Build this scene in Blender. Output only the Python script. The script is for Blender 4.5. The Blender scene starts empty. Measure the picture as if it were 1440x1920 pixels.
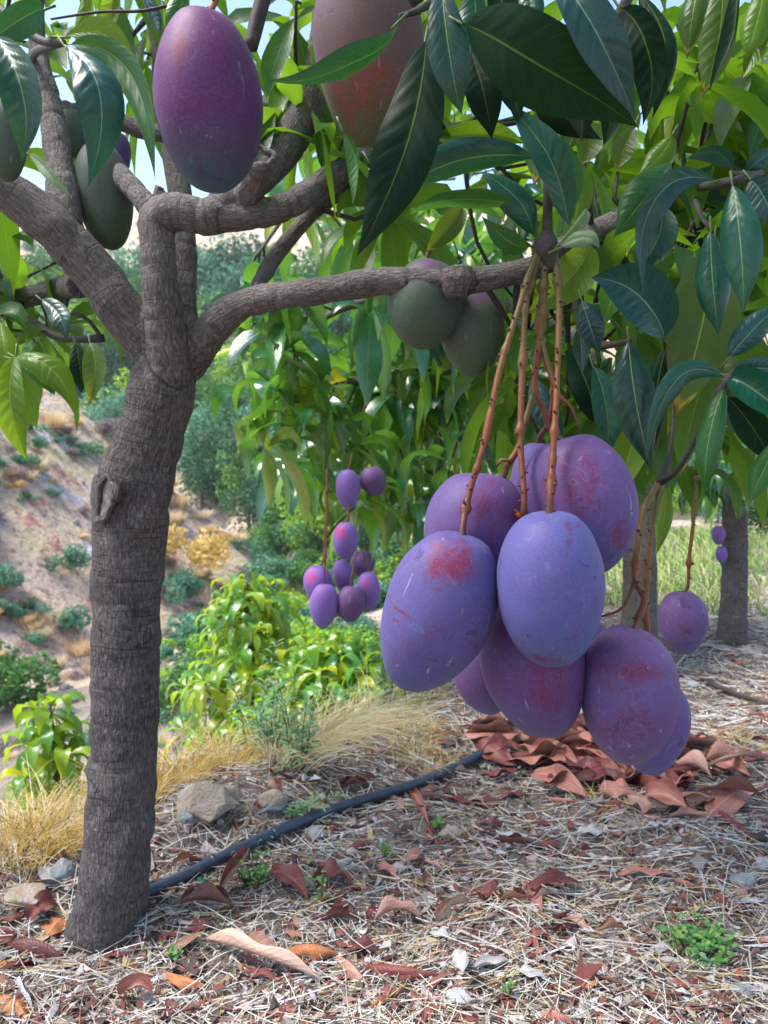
import bpy, math, random
import numpy as np
from mathutils import Vector, noise as mnoise
R = math.radians
rng = np.random.default_rng(7)
random.seed(7)
C = bpy.context.scene.collection
sc = bpy.context.scene

# ------------------------------------------------------------------ camera, sky, sun, exposure
FPX, CX, CY = 1400.0, 720.0, 960.0          # focal length and centre in photo pixels (1440 x 1920)
TH, CAMZ = R(5.0), 0.82
cam = bpy.data.cameras.new('camera')
cam.sensor_fit = 'VERTICAL'; cam.sensor_height = 36.0; cam.sensor_width = 27.0
cam.lens = 36.0 * FPX / 1920.0
cam.clip_start = 0.02; cam.clip_end = 2000
cam.dof.use_dof = True; cam.dof.focus_distance = 0.80; cam.dof.aperture_fstop = cam.lens / 2.6
camo = bpy.data.objects.new('camera', cam); C.objects.link(camo)
camo.location = (0, 0, CAMZ); camo.rotation_euler = (R(90) - TH, 0, 0)
sc.camera = camo

SUN_EL, SUN_AZ = R(60), R(-100)              # azimuth from +Y towards +X
w = bpy.data.worlds.new('World'); sc.world = w; w.use_nodes = True
nt = w.node_tree; nt.nodes.clear()
sky = nt.nodes.new('ShaderNodeTexSky'); sky.sky_type = 'NISHITA'; sky.sun_disc = False
sky.sun_elevation = SUN_EL; sky.sun_rotation = SUN_AZ; sky.air_density = 1.0; sky.dust_density = 1.6; sky.ozone_density = 1.6
bg = nt.nodes.new('ShaderNodeBackground'); bg.inputs[1].default_value = 0.14
wo = nt.nodes.new('ShaderNodeOutputWorld')
nt.links.new(sky.outputs[0], bg.inputs[0]); nt.links.new(bg.outputs[0], wo.inputs[0])
sl = bpy.data.lights.new('sun', 'SUN'); sl.energy = 3.1; sl.angle = R(24); sl.color = (1.0, 0.97, 0.92)
so = bpy.data.objects.new('sun', sl); C.objects.link(so)
sd = Vector((math.sin(SUN_AZ) * math.cos(SUN_EL), math.cos(SUN_AZ) * math.cos(SUN_EL), math.sin(SUN_EL)))
so.rotation_euler = sd.to_track_quat('Z', 'Y').to_euler(); so.location = sd * 50
sc.view_settings.view_transform = 'Standard'; sc.view_settings.look = 'None'
sc.view_settings.gamma = 1.0; sc.view_settings.exposure = 1.5
sc.cycles.max_bounces = 8; sc.cycles.transparent_max_bounces = 6

# ------------------------------------------------------------------ helpers
def V3(a): return np.array(a, dtype=float)
FWD = V3((0, math.cos(TH), -math.sin(TH))); UPV = V3((0, math.sin(TH), math.cos(TH))); RGT = V3((1, 0, 0))
CAM = V3((0, 0, CAMZ))
def ray(px, py): return FWD + RGT * (px - CX) / FPX - UPV * (py - CY) / FPX
def at(px, py, d): return CAM + ray(px, py) * d                      # a photo pixel at a depth in metres
def unit(v):
    n = np.linalg.norm(v); return v / n if n > 1e-9 else v

class MB:                                                            # collects geometry, links it as ONE mesh
    def __init__(s): s.v = []; s.f = []; s.uv = []; s.r = []; s.mi = []; s.n = 0
    def add(s, v, f, uv=None, rnd=0.5, mi=0):
        v = np.asarray(v, float); k = len(v)
        s.v.append(v); s.f += [tuple(i + s.n for i in q) for q in f]
        s.uv.append(np.zeros((k, 3)) if uv is None else np.asarray(uv, float))
        s.r.append(np.full(k, rnd) if np.isscalar(rnd) else np.asarray(rnd, float))
        s.mi += [mi] * len(f); s.n += k
    def build(s, name, mats, parent=None, origin=None, smooth=True):
        v = np.concatenate(s.v) if s.v else np.zeros((0, 3))
        off = V3(origin) if origin is not None else (V3(parent['_o']) if parent is not None and '_o' in parent else np.zeros(3))
        if origin is None and parent is not None: off = WORLD[parent.name]
        me = bpy.data.meshes.new(name)
        me.from_pydata((v - off).tolist(), [], s.f)
        a = me.attributes.new('tc', 'FLOAT_VECTOR', 'POINT'); a.data.foreach_set('vector', np.concatenate(s.uv).ravel())
        a = me.attributes.new('rnd', 'FLOAT', 'POINT'); a.data.foreach_set('value', np.concatenate(s.r))
        for m in (mats if isinstance(mats, (list, tuple)) else [mats]): me.materials.append(m)
        me.polygons.foreach_set('material_index', s.mi)
        me.polygons.foreach_set('use_smooth', [smooth] * len(me.polygons)); me.update()
        o = bpy.data.objects.new(name, me); C.objects.link(o)
        if parent is not None: o.parent = parent
        else:
            o.location = off
        return o
WORLD = {}
def tag(o, label=None, cat=None, group=None, kind=None):
    if label: o['label'] = label
    if cat: o['category'] = cat
    if group: o['group'] = group
    if kind: o['kind'] = kind
    return o
def thing(name, loc, label, cat, group=None):
    o = bpy.data.objects.new(name, None); C.objects.link(o); o.location = tuple(loc); o.empty_display_size = 0.05
    WORLD[o.name] = V3(loc); return tag(o, label, cat, group)

# ---- value noise in numpy
_perm = rng.random((64, 64, 64))
def vn(p, scale=1.0):
    p = np.asarray(p, float) * scale + 31.7
    i = np.floor(p).astype(int); f = p - i; f = f * f * (3 - 2 * f)
    out = 0
    for dx in (0, 1):
        for dy in (0, 1):
            for dz in (0, 1):
                wgt = (f[..., 0] if dx else 1 - f[..., 0]) * (f[..., 1] if dy else 1 - f[..., 1]) * (f[..., 2] if dz else 1 - f[..., 2])
                out = out + wgt * _perm[(i[..., 0] + dx) % 64, (i[..., 1] + dy) % 64, (i[..., 2] + dz) % 64]
    return out * 2 - 1
def vn2(x, y, s): return vn(np.stack([x, y, np.zeros_like(x) + .37], -1), s)
def sst(a, b, x):
    t = np.clip((x - a) / (b - a), 0, 1); return t * t * (3 - 2 * t)

# ---- terrain
EY = [-6, 0.0, 1.2, 1.5, 2.15, 2.45, 3.0, 4.5, 7, 12, 30]
EX = [-5, -2.6, -1.25, -.80, -.12, .22, .62, 1.1, 1.5, 2.0, 4.0]
def hill(x, y):
    zc = np.where(x > -8.7, 2.3 - .86 * (x + 8.7), 2.3 + .12 * (-8.7 - x))
    spur = np.where(y < 20, zc - (20 - y) * .22, zc - (y - 20) * .75) + .35 * vn2(x, y, .35) + .12 * vn2(x, y, 1.3)
    opp = -7 + .36 * np.maximum(0, y - 26 + 2.5 * vn2(x, y, .05)) + .12 * np.maximum(0, y - 70) + 2.5 * vn2(x, y, .06) + .7 * vn2(x, y, .25)
    opp = np.where(opp > 46, 46 + (opp - 46) * .1, opp)
    rgt = -4.5 + .55 * np.maximum(0, y - 13) + .5 * vn2(x, y, .2)
    rgt = np.where(x > 2, rgt, rgt - (2 - x) * 1.2)
    rgt = np.minimum(rgt, 8 + .15 * y)
    return np.maximum(np.maximum(np.maximum(spur, opp), rgt), -7.5)
def terr(x, y):
    d = (x - np.interp(y, EY, EX)) * .75 + .06 * vn2(x, y, 2.2)
    dn = np.maximum(0, -d)
    z = -.75 * sst(0, .9, dn) - .30 * np.maximum(0, dn - .5)
    z = z - .5 * np.maximum(0, y - 9)
    z = z + .018 * vn2(x, y, 5) + .010 * vn2(x, y, 14) + .03 * vn2(x, y, 1.3)
    z = z + .05 * sst(0.0, .25, d) * sst(.5, .25, d)
    return z
def H(x, y):
    x = np.asarray(x, float); y = np.asarray(y, float)
    return np.maximum(terr(x, y), hill(x, y))
def gp(px, py, dmax=160):                                            # the ground point a photo pixel looks at
    r = ray(px, py)
    ds = np.concatenate([np.arange(.6, 8, .01), np.arange(8, dmax, .1)])
    P = CAM + r[None, :] * ds[:, None]
    hit = np.nonzero(P[:, 2] <= H(P[:, 0], P[:, 1]))[0]
    if len(hit) == 0: return None
    p = P[hit[0]].copy(); p[2] = H(p[0], p[1]); return p
def gdepth(p): return float(np.dot(p - CAM, FWD))

# ------------------------------------------------------------------ materials
def mat(name):
    m = bpy.data.materials.new(name); m.use_nodes = True; n = m.node_tree; n.nodes.clear()
    o = n.nodes.new('ShaderNodeOutputMaterial'); return m, n, o
def N(n, t, **k):
    x = n.nodes.new('ShaderNode' + t)
    for a, b in k.items():
        if a == 'i':
            for q, val in b.items(): x.inputs[q].default_value = val
        else: setattr(x, a, b)
    return x
def L(n, a, b): n.links.new(a, b)
def c4(c): return (c[0], c[1], c[2], 1)
def ramp(n, fac, stops, interp='LINEAR'):
    r = n.nodes.new('ShaderNodeValToRGB'); e = r.color_ramp; e.interpolation = interp
    while len(e.elements) > 1: e.elements.remove(e.elements[0])
    e.elements[0].position = stops[0][0]; e.elements[0].color = c4(stops[0][1])
    for p, c in stops[1:]:
        q = e.elements.new(p); q.color = c4(c)
    L(n, fac, r.inputs[0]); return r.outputs[0]
def mixc(n, fac, a, b, mode='MIX'):
    x = n.nodes.new('ShaderNodeMix'); x.data_type = 'RGBA'; x.blend_type = mode
    for s, val in ((x.inputs[0], fac), (x.inputs[6], a), (x.inputs[7], b)):
        if hasattr(val, 'is_output'): L(n, val, s)
        elif isinstance(val, (int, float)): s.default_value = val
        else: s.default_value = c4(val)
    return x.outputs[2]
def math_(n, op, a, b=None, cl=False):
    x = n.nodes.new('ShaderNodeMath'); x.operation = op; x.use_clamp = cl
    for s, val in ((x.inputs[0], a), (x.inputs[1], b)):
        if val is None: continue
        if hasattr(val, 'is_output'): L(n, val, s)
        else: s.default_value = val
    return x.outputs[0]
def attr(n, name): return N(n, 'Attribute', attribute_name=name)
def mapr(n, val, a, b, c=0.0, d=1.0):
    x = n.nodes.new('ShaderNodeMapRange'); x.inputs[1].default_value = a; x.inputs[2].default_value = b
    x.inputs[3].default_value = c; x.inputs[4].default_value = d; L(n, val, x.inputs[0]); return x.outputs[0]
def noise(n, vec, scale, detail=3, rough=.55, dist=0.0, w=None):
    x = N(n, 'TexNoise', noise_dimensions='4D' if w is not None else '3D')
    x.inputs['Scale'].default_value = scale; x.inputs['Detail'].default_value = detail
    x.inputs['Roughness'].default_value = rough; x.inputs['Distortion'].default_value = dist
    if vec is not None: L(n, vec, x.inputs['Vector'])
    if w is not None: L(n, w, x.inputs['W'])
    return x.outputs[0]
def scaled(n, vec, s):
    x = N(n, 'VectorMath', operation='MULTIPLY'); L(n, vec, x.inputs[0]); x.inputs[1].default_value = s; return x.outputs[0]
def bump(n, h, strength, dist, prev=None):
    b = N(n, 'Bump'); b.inputs['Strength'].default_value = strength; b.inputs['Distance'].default_value = dist
    L(n, h, b.inputs['Height'])
    if prev is not None: L(n, prev, b.inputs['Normal'])
    return b.outputs[0]
def bsdf(n, o, col, rough, nrm=None, spec=.5, **k):
    p = N(n, 'BsdfPrincipled')
    for s, val in (('Base Color', col), ('Roughness', rough)):
        if hasattr(val, 'is_output'): L(n, val, p.inputs[s])
        elif isinstance(val, (int, float)): p.inputs[s].default_value = val
        else: p.inputs[s].default_value = c4(val)
    p.inputs['Specular IOR Level'].default_value = spec
    for a, b in k.items(): p.inputs[a.replace('_', ' ')].default_value = b
    if nrm is not None: L(n, nrm, p.inputs['Normal'])
    if o is not None: L(n, p.outputs[0], o.inputs[0])
    return p

def leaf_mat(name, stops, under, trans, tcol, rough=.36, rib=(.30, .38, .10), veins=15, tip=None, spots=0.0, vb=.2, spec=.5):
    """upper face from a ramp over each leaf's own random value, paler underside, midrib and side veins, light shining through"""
    m, n, o = mat(name)
    t = attr(n, 'tc').outputs['Vector']; sx = N(n, 'SeparateXYZ'); L(n, t, sx.inputs[0])
    rnd = attr(n, 'rnd').outputs['Fac']
    a = math_(n, 'ABSOLUTE', sx.outputs[0])                                        # 0 at midrib, 1 at margin
    geo = N(n, 'NewGeometry')
    base = ramp(n, rnd, stops)
    nz = noise(n, t, 3.2, 4, .6, w=math_(n, 'MULTIPLY', rnd, 40.0))
    base = mixc(n, mapr(n, nz, .35, .75, 0, .55), base, mixc(n, 1.0, base, (1.5, 1.35, .7), 'MULTIPLY'))
    wob = math_(n, 'MULTIPLY', math_(n, 'SUBTRACT', noise(n, t, 2.4, 2, .5, 0, math_(n, 'MULTIPLY', rnd, 17.0)), .5), .7)
    ph = math_(n, 'ADD', math_(n, 'SUBTRACT', math_(n, 'MULTIPLY', sx.outputs[1], veins), math_(n, 'MULTIPLY', a, 2.6)), wob)
    fr = math_(n, 'ABSOLUTE', math_(n, 'SUBTRACT', math_(n, 'FRACT', ph), .5))   # 0 on a vein
    vein = mapr(n, fr, .0, .06, 1, 0)
    ribm = mapr(n, math_(n, 'ADD', a, math_(n, 'MULTIPLY', sx.outputs[1], .018)), .018, .045, 1, 0)
    base = mixc(n, math_(n, 'MULTIPLY', vein, .11), base, rib)
    und = mixc(n, math_(n, 'MULTIPLY', vein, .22), mixc(n, .35, under, base), rib)
    col = mixc(n, geo.outputs['Backfacing'], base, und)
    col = mixc(n, math_(n, 'MULTIPLY', ribm, .75), col, rib)
    if spots:
        sp = noise(n, t, 26, 2, .5, w=math_(n, 'MULTIPLY', rnd, 9.0))
        col = mixc(n, mapr(n, sp, .70, .74, 0, spots), col, (.06, .035, .015))
    if tip:
        tz = math_(n, 'ADD', sx.outputs[1], math_(n, 'MULTIPLY', math_(n, 'SUBTRACT', nz, .5), .22))
        tz = math_(n, 'ADD', tz, math_(n, 'MULTIPLY', math_(n, 'SUBTRACT', a, .5), .06))
        col = mixc(n, mapr(n, tz, tip - .04, tip, 0, 1), col, (.45, .33, .03))
        col = mixc(n, mapr(n, tz, tip, tip + .03, 0, 1), col, (.10, .035, .012))
    h = math_(n, 'ADD', math_(n, 'MULTIPLY', mapr(n, fr, 0, .4, 0, 1), .45), math_(n, 'MULTIPLY', ribm, -.8))
    h = math_(n, 'ADD', h, math_(n, 'MULTIPLY', noise(n, t, 7, 3), .7))
    bn = bump(n, h, vb, .0016)
    p = bsdf(n, None, col, rough, bn, spec)
    L(n, mapr(n, noise(n, t, 5, 3, w=rnd), .3, .7, rough - .06, rough + .14), p.inputs['Roughness'])
    tr = N(n, 'BsdfTranslucent')
    L(n, mixc(n, .35, mixc(n, math_(n, 'MULTIPLY', ribm, .5), mixc(n, math_(n, 'MULTIPLY', vein, .25), tcol, rib), rib), col), tr.inputs[0]); L(n, bn, tr.inputs['Normal'])
    mx = N(n, 'MixShader'); mx.inputs[0].default_value = trans
    L(n, p.outputs[0], mx.inputs[1]); L(n, tr.outputs[0], mx.inputs[2]); L(n, mx.outputs[0], o.inputs[0])
    return m

LM = {
 'teal': leaf_mat('leaf_teal', [(0, (.002, .030, .026)), (.5, (.003, .050, .042)), (1, (.006, .075, .050))], (.03, .09, .03), .18, (.06, .26, .03), rib=(.22, .38, .10), rough=.30, spec=.5, vb=.16),
 'blue': leaf_mat('leaf_blue_green', [(0, (.003, .032, .042)), (1, (.005, .055, .066))], (.05, .10, .05), .15, (.06, .24, .04), rough=.33, rib=(.20, .36, .22), vb=.16, spec=.5),
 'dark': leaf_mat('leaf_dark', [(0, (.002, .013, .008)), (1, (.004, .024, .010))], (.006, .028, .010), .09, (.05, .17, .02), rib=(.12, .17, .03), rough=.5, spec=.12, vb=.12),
 'green': leaf_mat('leaf_green', [(0, (.010, .075, .018)), (1, (.022, .115, .022))], (.05, .12, .03), .33, (.16, .40, .03), rib=(.30, .42, .10)),
 'yell': leaf_mat('leaf_yellow_green', [(0, (.05, .13, .006)), (1, (.10, .19, .006))], (.12, .22, .01), .50, (.40, .60, .02), rib=(.40, .48, .08), spots=.6),
 'browntip': leaf_mat('leaf_brown_tip', [(0, (.015, .065, .012)), (1, (.05, .11, .010))], (.08, .14, .01), .42, (.36, .46, .02), rib=(.36, .42, .08), tip=.90, spots=.5),
 'pale': leaf_mat('leaf_young', [(0, (.10, .17, .10)), (1, (.20, .28, .19))], (.22, .30, .22), .30, (.30, .45, .15), rough=.5, rib=(.36, .44, .2)),
}
CROWN = leaf_mat('leaf_crown_main', [(0, (.002, .024, .020)), (.38, (.005, .048, .030)), (.62, (.016, .095, .014)), (.82, (.07, .17, .008)), (1, (.20, .26, .006))], (.07, .17, .02), .46, (.34, .62, .015), veins=13, tip=.97)
CROWN2 = leaf_mat('leaf_crown_row', [(0, (.003, .030, .030)), (.3, (.005, .070, .048)), (.5, (.016, .13, .036)), (.66, (.12, .26, .010)), (1, (.46, .42, .006))], (.06, .16, .03), .30, (.26, .62, .04), rough=.20, veins=12, tip=1.0, spec=1.0)
BUSH = leaf_mat('leaf_young_tree', [(0, (.02, .15, .07)), (.4, (.06, .22, .03)), (.7, (.20, .32, .010)), (1, (.42, .38, .010))], (.14, .25, .03), .45, (.50, .68, .02), rough=.24, veins=11, spec=.8)

def bark_mat(name, a, b, c, sc_=1.0):
    m, n, o = mat(name); t = attr(n, 'tc').outputs['Vector']
    f1 = noise(n, scaled(n, t, (1, 1, .22)), 360 * sc_, 5, .62, .6)      # lengthwise wrinkles
    f2 = noise(n, scaled(n, t, (.10, .10, 1)), 34 * sc_, 2, .4)          # leaf-scar rings
    f3 = noise(n, t, 14 * sc_, 4, .6)
    f4 = noise(n, t, 420 * sc_, 3, .6)
    pl = N(n, 'TexVoronoi', feature='DISTANCE_TO_EDGE'); pl.inputs['Scale'].default_value = 150 * sc_
    L(n, scaled(n, t, (1, 1, .38)), pl.inputs['Vector'])
    crack = mapr(n, pl.outputs[0], 0, .16, 1, 0)
    col = mixc(n, mapr(n, f3, .32, .68), a, b)
    bd = noise(n, scaled(n, t, (.25, .25, 1)), 7 * sc_, 4, .6)
    col = mixc(n, mapr(n, bd, .45, .62, 0, .6), col, [x * .55 for x in a])
    col = mixc(n, mapr(n, f1, .45, .75), col, c)
    col = mixc(n, mapr(n, f1, .44, .30, 0, .65), col, (a[0] * .35, a[1] * .33, a[2] * .33))
    col = mixc(n, math_(n, 'MULTIPLY', crack, .28), col, (a[0] * .45, a[1] * .42, a[2] * .42))
    ringm = math_(n, 'MAXIMUM', mapr(n, math_(n, 'ABSOLUTE', math_(n, 'SUBTRACT', f2, .56)), 0, .014, 1, 0), mapr(n, math_(n, 'ABSOLUTE', math_(n, 'SUBTRACT', f2, .44)), 0, .010, 1, 0))
    col = mixc(n, math_(n, 'MULTIPLY', math_(n, 'MULTIPLY', ringm, mapr(n, noise(n, t, 9 * sc_, 3, .5), .44, .54)), .72), col, (a[0] * .3, a[1] * .3, a[2] * .3))
    col = mixc(n, mapr(n, noise(n, t, 60 * sc_, 3, .5), .66, .74, 0, .5), col, (.26, .25, .23))
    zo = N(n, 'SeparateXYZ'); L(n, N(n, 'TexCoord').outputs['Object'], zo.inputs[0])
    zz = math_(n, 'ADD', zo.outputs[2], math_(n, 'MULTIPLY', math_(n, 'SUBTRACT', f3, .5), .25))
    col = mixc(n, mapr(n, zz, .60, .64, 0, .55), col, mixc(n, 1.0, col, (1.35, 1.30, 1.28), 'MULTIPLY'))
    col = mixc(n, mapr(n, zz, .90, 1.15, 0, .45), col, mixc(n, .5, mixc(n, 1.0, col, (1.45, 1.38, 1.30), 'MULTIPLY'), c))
    h = math_(n, 'ADD', math_(n, 'MULTIPLY', f1, 1.0), math_(n, 'MULTIPLY', crack, -.18))
    h = math_(n, 'ADD', h, math_(n, 'MULTIPLY', f4, .25))
    h = math_(n, 'ADD', h, math_(n, 'MULTIPLY', ringm, -.25))
    bsdf(n, o, col, .78, bump(n, h, 1.0, .0048 / sc_), .35)
    return m
BARK = bark_mat('mango_bark', (.056, .043, .044), (.110, .090, .087), (.23, .208, .200))
BARK_UP = BARK
BARK2 = bark_mat('mango_bark_row', (.10, .08, .075), (.15, .125, .12), (.20, .18, .17), .7)
def plain(name, col, rough, nscale=60, var=.35, bmp=.3, bd=.002, spec=.4):
    m, n, o = mat(name); tc = N(n, 'TexCoord').outputs['Object']
    f = noise(n, tc, nscale, 4, .6)
    cc = mixc(n, mapr(n, f, .3, .7), [x * (1 - var) for x in col], [min(1, x * (1 + var)) for x in col])
    bsdf(n, o, cc, rough, bump(n, f, bmp, bd), spec); return m
TWIG = plain('twig_green_brown', (.085, .095, .045), .6, 90)
PETI = plain('petiole_green', (.085, .13, .035), .5, 90)
TWIGD = plain('twig_dark', (.045, .035, .032), .7, 120, bmp=.8)

def stalk_mat():
    m, n, o = mat('fruit_stalk'); t = attr(n, 'tc').outputs['Vector']; sx = N(n, 'SeparateXYZ'); L(n, t, sx.inputs[0])
    r = attr(n, 'rnd').outputs['Fac']
    f = noise(n, t, 120, 4, .6)
    col = ramp(n, math_(n, 'ADD', r, math_(n, 'MULTIPLY', math_(n, 'SUBTRACT', f, .5), .35)),
               [(0, (.085, .075, .02)), (.3, (.15, .075, .018)), (.65, (.20, .052, .015)), (.9, (.11, .026, .018)), (1, (.06, .024, .02))])
    col = mixc(n, mapr(n, f, .60, .72, 0, .7), col, (.07, .03, .02))
    bsdf(n, o, col, .5, bump(n, f, .5, .001), .4); return m
STALK = stalk_mat()

def mango_mat(name, bloom, deep, low, blush, blush_at=.55, marks=1.0, bl_amt=.8):
    """deep skin colour under a powdery bloom; greener towards the beak; blush near the shoulder; scratches, rubbed spots, pale lenticels"""
    m, n, o = mat(name); tc = N(n, 'TexCoord').outputs['Object']; t = attr(n, 'tc').outputs['Vector']
    sx = N(n, 'SeparateXYZ'); L(n, t, sx.inputs[0])                 # z: 1 at stalk, -1 at beak
    oi = N(n, 'ObjectInfo').outputs['Random']; wv = math_(n, 'MULTIPLY', oi, 30.0)
    big = noise(n, tc, 13, 3, .5, .3, wv); mid = noise(n, tc, 45, 4, .6, .2, wv); fine = noise(n, tc, 520, 2, .6, 0, wv)
    bm = math_(n, 'ADD', math_(n, 'MULTIPLY', big, .8), math_(n, 'MULTIPLY', mid, .35))
    col = mixc(n, mapr(n, bm, .38, .74, bl_amt, max(0, bl_amt - .55)), deep, bloom)
    zz = math_(n, 'ADD', sx.outputs[2], math_(n, 'MULTIPLY', math_(n, 'SUBTRACT', big, .5), .9))
    col = mixc(n, mapr(n, zz, -.25, -.95, 0, .85), col, low)
    rnd = attr(n, 'rnd').outputs['Fac']                             # where sun has reddened this fruit
    pn = noise(n, scaled(n, tc, (1, 1, .55)), 70, 5, .7, .8, wv)
    bz = math_(n, 'ADD', rnd, math_(n, 'MULTIPLY', math_(n, 'SUBTRACT', pn, .5), 2.4))
    col = mixc(n, mapr(n, bz, .40, 1.0, 0, .88), col, blush)
    # rubbed bloom spots
    sp = noise(n, tc, 36, 3, .55, .6, math_(n, 'ADD', wv, 5.0))
    col = mixc(n, mapr(n, sp, .635, .665, 0, .66 * marks), col, [x * .42 for x in deep])
    # scratches
    sc1 = noise(n, scaled(n, tc, (1, .8, .09)), 150, 3, .6, .35, wv)
    sc2 = noise(n, scaled(n, tc, (.16, .2, 1)), 100, 4, .65, .5, math_(n, 'ADD', wv, 2.0))
    patch = mapr(n, noise(n, tc, 26, 2, .5, 0, math_(n, 'ADD', wv, 8.0)), .40, .52)
    col = mixc(n, math_(n, 'MULTIPLY', patch, mapr(n, sc1, .645, .69, 0, .45 * marks)), col, (.46, .44, .62))
    col = mixc(n, math_(n, 'MULTIPLY', patch, mapr(n, sc2, .635, .66, 0, .8 * marks)), col, (.13, .02, .035))
    ring = mapr(n, noise(n, tc, 55, 1, .4, .3, math_(n, 'ADD', wv, 11.0)), .60, .612, 0, 1)
    ring = math_(n, 'MULTIPLY', ring, mapr(n, noise(n, tc, 55, 1, .4, .3, math_(n, 'ADD', wv, 11.0)), .635, .62, 0, .08 * marks))
    col = mixc(n, ring, col, (.42, .42, .62))
    wear = noise(n, tc, 150, 5, .75, .4, math_(n, 'ADD', wv, 15.0))
    col = mixc(n, math_(n, 'MULTIPLY', mapr(n, wear, .48, .64, 0, .6 * marks), mapr(n, mid, .42, .62)), col, deep)
    vo = N(n, 'TexVoronoi'); vo.inputs['Scale'].default_value = 330; L(n, tc, vo.inputs['Vector'])
    col = mixc(n, mapr(n, vo.outputs['Distance'], .17, .05, 0, .30), col, (.42, .40, .52))
    col = mixc(n, mapr(n, fine, .35, .7, 0, .12), col, (.22, .22, .42))
    h = math_(n, 'ADD', math_(n, 'MULTIPLY', fine, .4), math_(n, 'MULTIPLY', mid, .5))
    p = bsdf(n, o, col, .50, bump(n, h, .3, .0014), .26)
    L(n, mapr(n, bm, .35, .7, .70, .52), p.inputs['Roughness'])
    p.inputs['Sheen Weight'].default_value = .06; p.inputs['Sheen Roughness'].default_value = .5
    p.inputs['Sheen Tint'].default_value = (.6, .65, 1, 1)
    p.inputs['Subsurface Weight'].default_value = .0
    return m
MM = {
 'front': mango_mat('mango_lavender', (.098, .112, .345), (.092, .060, .20), (.075, .092, .215), (.125, .010, .045), 0),
 'blush': mango_mat('mango_blushed', (.088, .090, .280), (.092, .046, .155), (.068, .080, .195), (.170, .006, .032), 0),
 'violet': mango_mat('mango_violet', (.094, .086, .265), (.130, .034, .125), (.078, .080, .19), (.145, .012, .055), 0, .9),
 'mauve': mango_mat('mango_mauve', (.108, .088, .255), (.125, .038, .120), (.085, .095, .19), (.140, .014, .048), 0, .8, .65),
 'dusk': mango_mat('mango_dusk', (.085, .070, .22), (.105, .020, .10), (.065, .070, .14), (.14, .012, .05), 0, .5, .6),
 'plum': mango_mat('mango_plum', (.075, .045, .185), (.105, .011, .075), (.030, .085, .110), (.13, .002, .026), 0, .6, .45),
 'rust': mango_mat('mango_rust', (.110, .050, .115), (.118, .062, .026), (.085, .095, .012), (.26, .030, .014), 0, .5, .5),
 'green': mango_mat('mango_green', (.075, .085, .085), (.058, .090, .034), (.050, .090, .028), (.12, .045, .11), 0, .5, .5),
 'far': mango_mat('mango_far', (.20, .14, .46), (.20, .07, .28), (.15, .14, .36), (.58, .02, .10), 0, .3, .7),
}

# ------------------------------------------------------------------ shape builders
def leaf_geo(b, m, t, wd, nrm, nt_=14, nw=3, fold=.35, wave=.08, r=None, pet=.07, curl=0.0, quilt=0.0, warp=0.0):
    """lanceolate leaf: petiole, midrib along a curve through b, m, t; wd full width; folded along the midrib, wavy margin"""
    r = r or random
    b, m, t = V3(b), V3(m), V3(t); c = 2 * m - .5 * (b + t)
    s = np.linspace(0, 1, nt_)[:, None]
    P = (1 - s) ** 2 * b + 2 * s * (1 - s) * c + s * s * t
    T = 2 * (1 - s) * (c - b) + 2 * s * (t - c); T /= np.maximum(1e-9, np.linalg.norm(T, axis=1, keepdims=True))
    nn = V3(nrm)
    S = np.cross(T, nn); S /= np.maximum(1e-9, np.linalg.norm(S, axis=1, keepdims=True)); N2 = np.cross(S, T)
    sf = s[:, 0]; u = np.clip((sf - pet) / (1 - pet), 0, 1)
    if warp: P = P + N2 * (np.linalg.norm(t - b) * warp * np.sin(sf * r.uniform(5, 8) + r.random() * 6) * np.sin(math.pi * sf))[:, None]
    prof = np.sin(math.pi * u ** .90) ** (.62 + .55 * u)
    hw = wd * .5 * prof + wd * .016 * (1 - u)
    al = np.linspace(-1, 1, 2 * nw + 1)
    ph, ph2 = r.random() * 6.3, r.random() * 6.3; fq = 9 + 6 * r.random()
    vs, tc = [], []
    for a in al:
        aa = abs(a); f = fold + curl * aa
        wv = wave * np.sin(fq * sf + (ph if a > 0 else ph2)) * aa ** 1.5
        if quilt: wv = wv + quilt * math.sin(math.pi * min(1, aa * 1.1)) * np.sin(2 * math.pi * (u * 9 - aa * 1.5) + (0 if a > 0 else .9))
        off = S * (a * hw * math.cos(f))[:, None] + N2 * (aa * hw * math.sin(f) + hw * wv)[:, None]
        vs.append(P + off); tc.append(np.stack([np.full(nt_, a), u, np.full(nt_, 0.)], -1))
    k = len(al); v = np.stack(vs, 1).reshape(-1, 3); tcs = np.stack(tc, 1).reshape(-1, 3)
    fs = [(i * k + j, i * k + j + 1, (i + 1) * k + j + 1, (i + 1) * k + j) for i in range(nt_ - 1) for j in range(k - 1)]
    return v, fs, tcs

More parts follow.
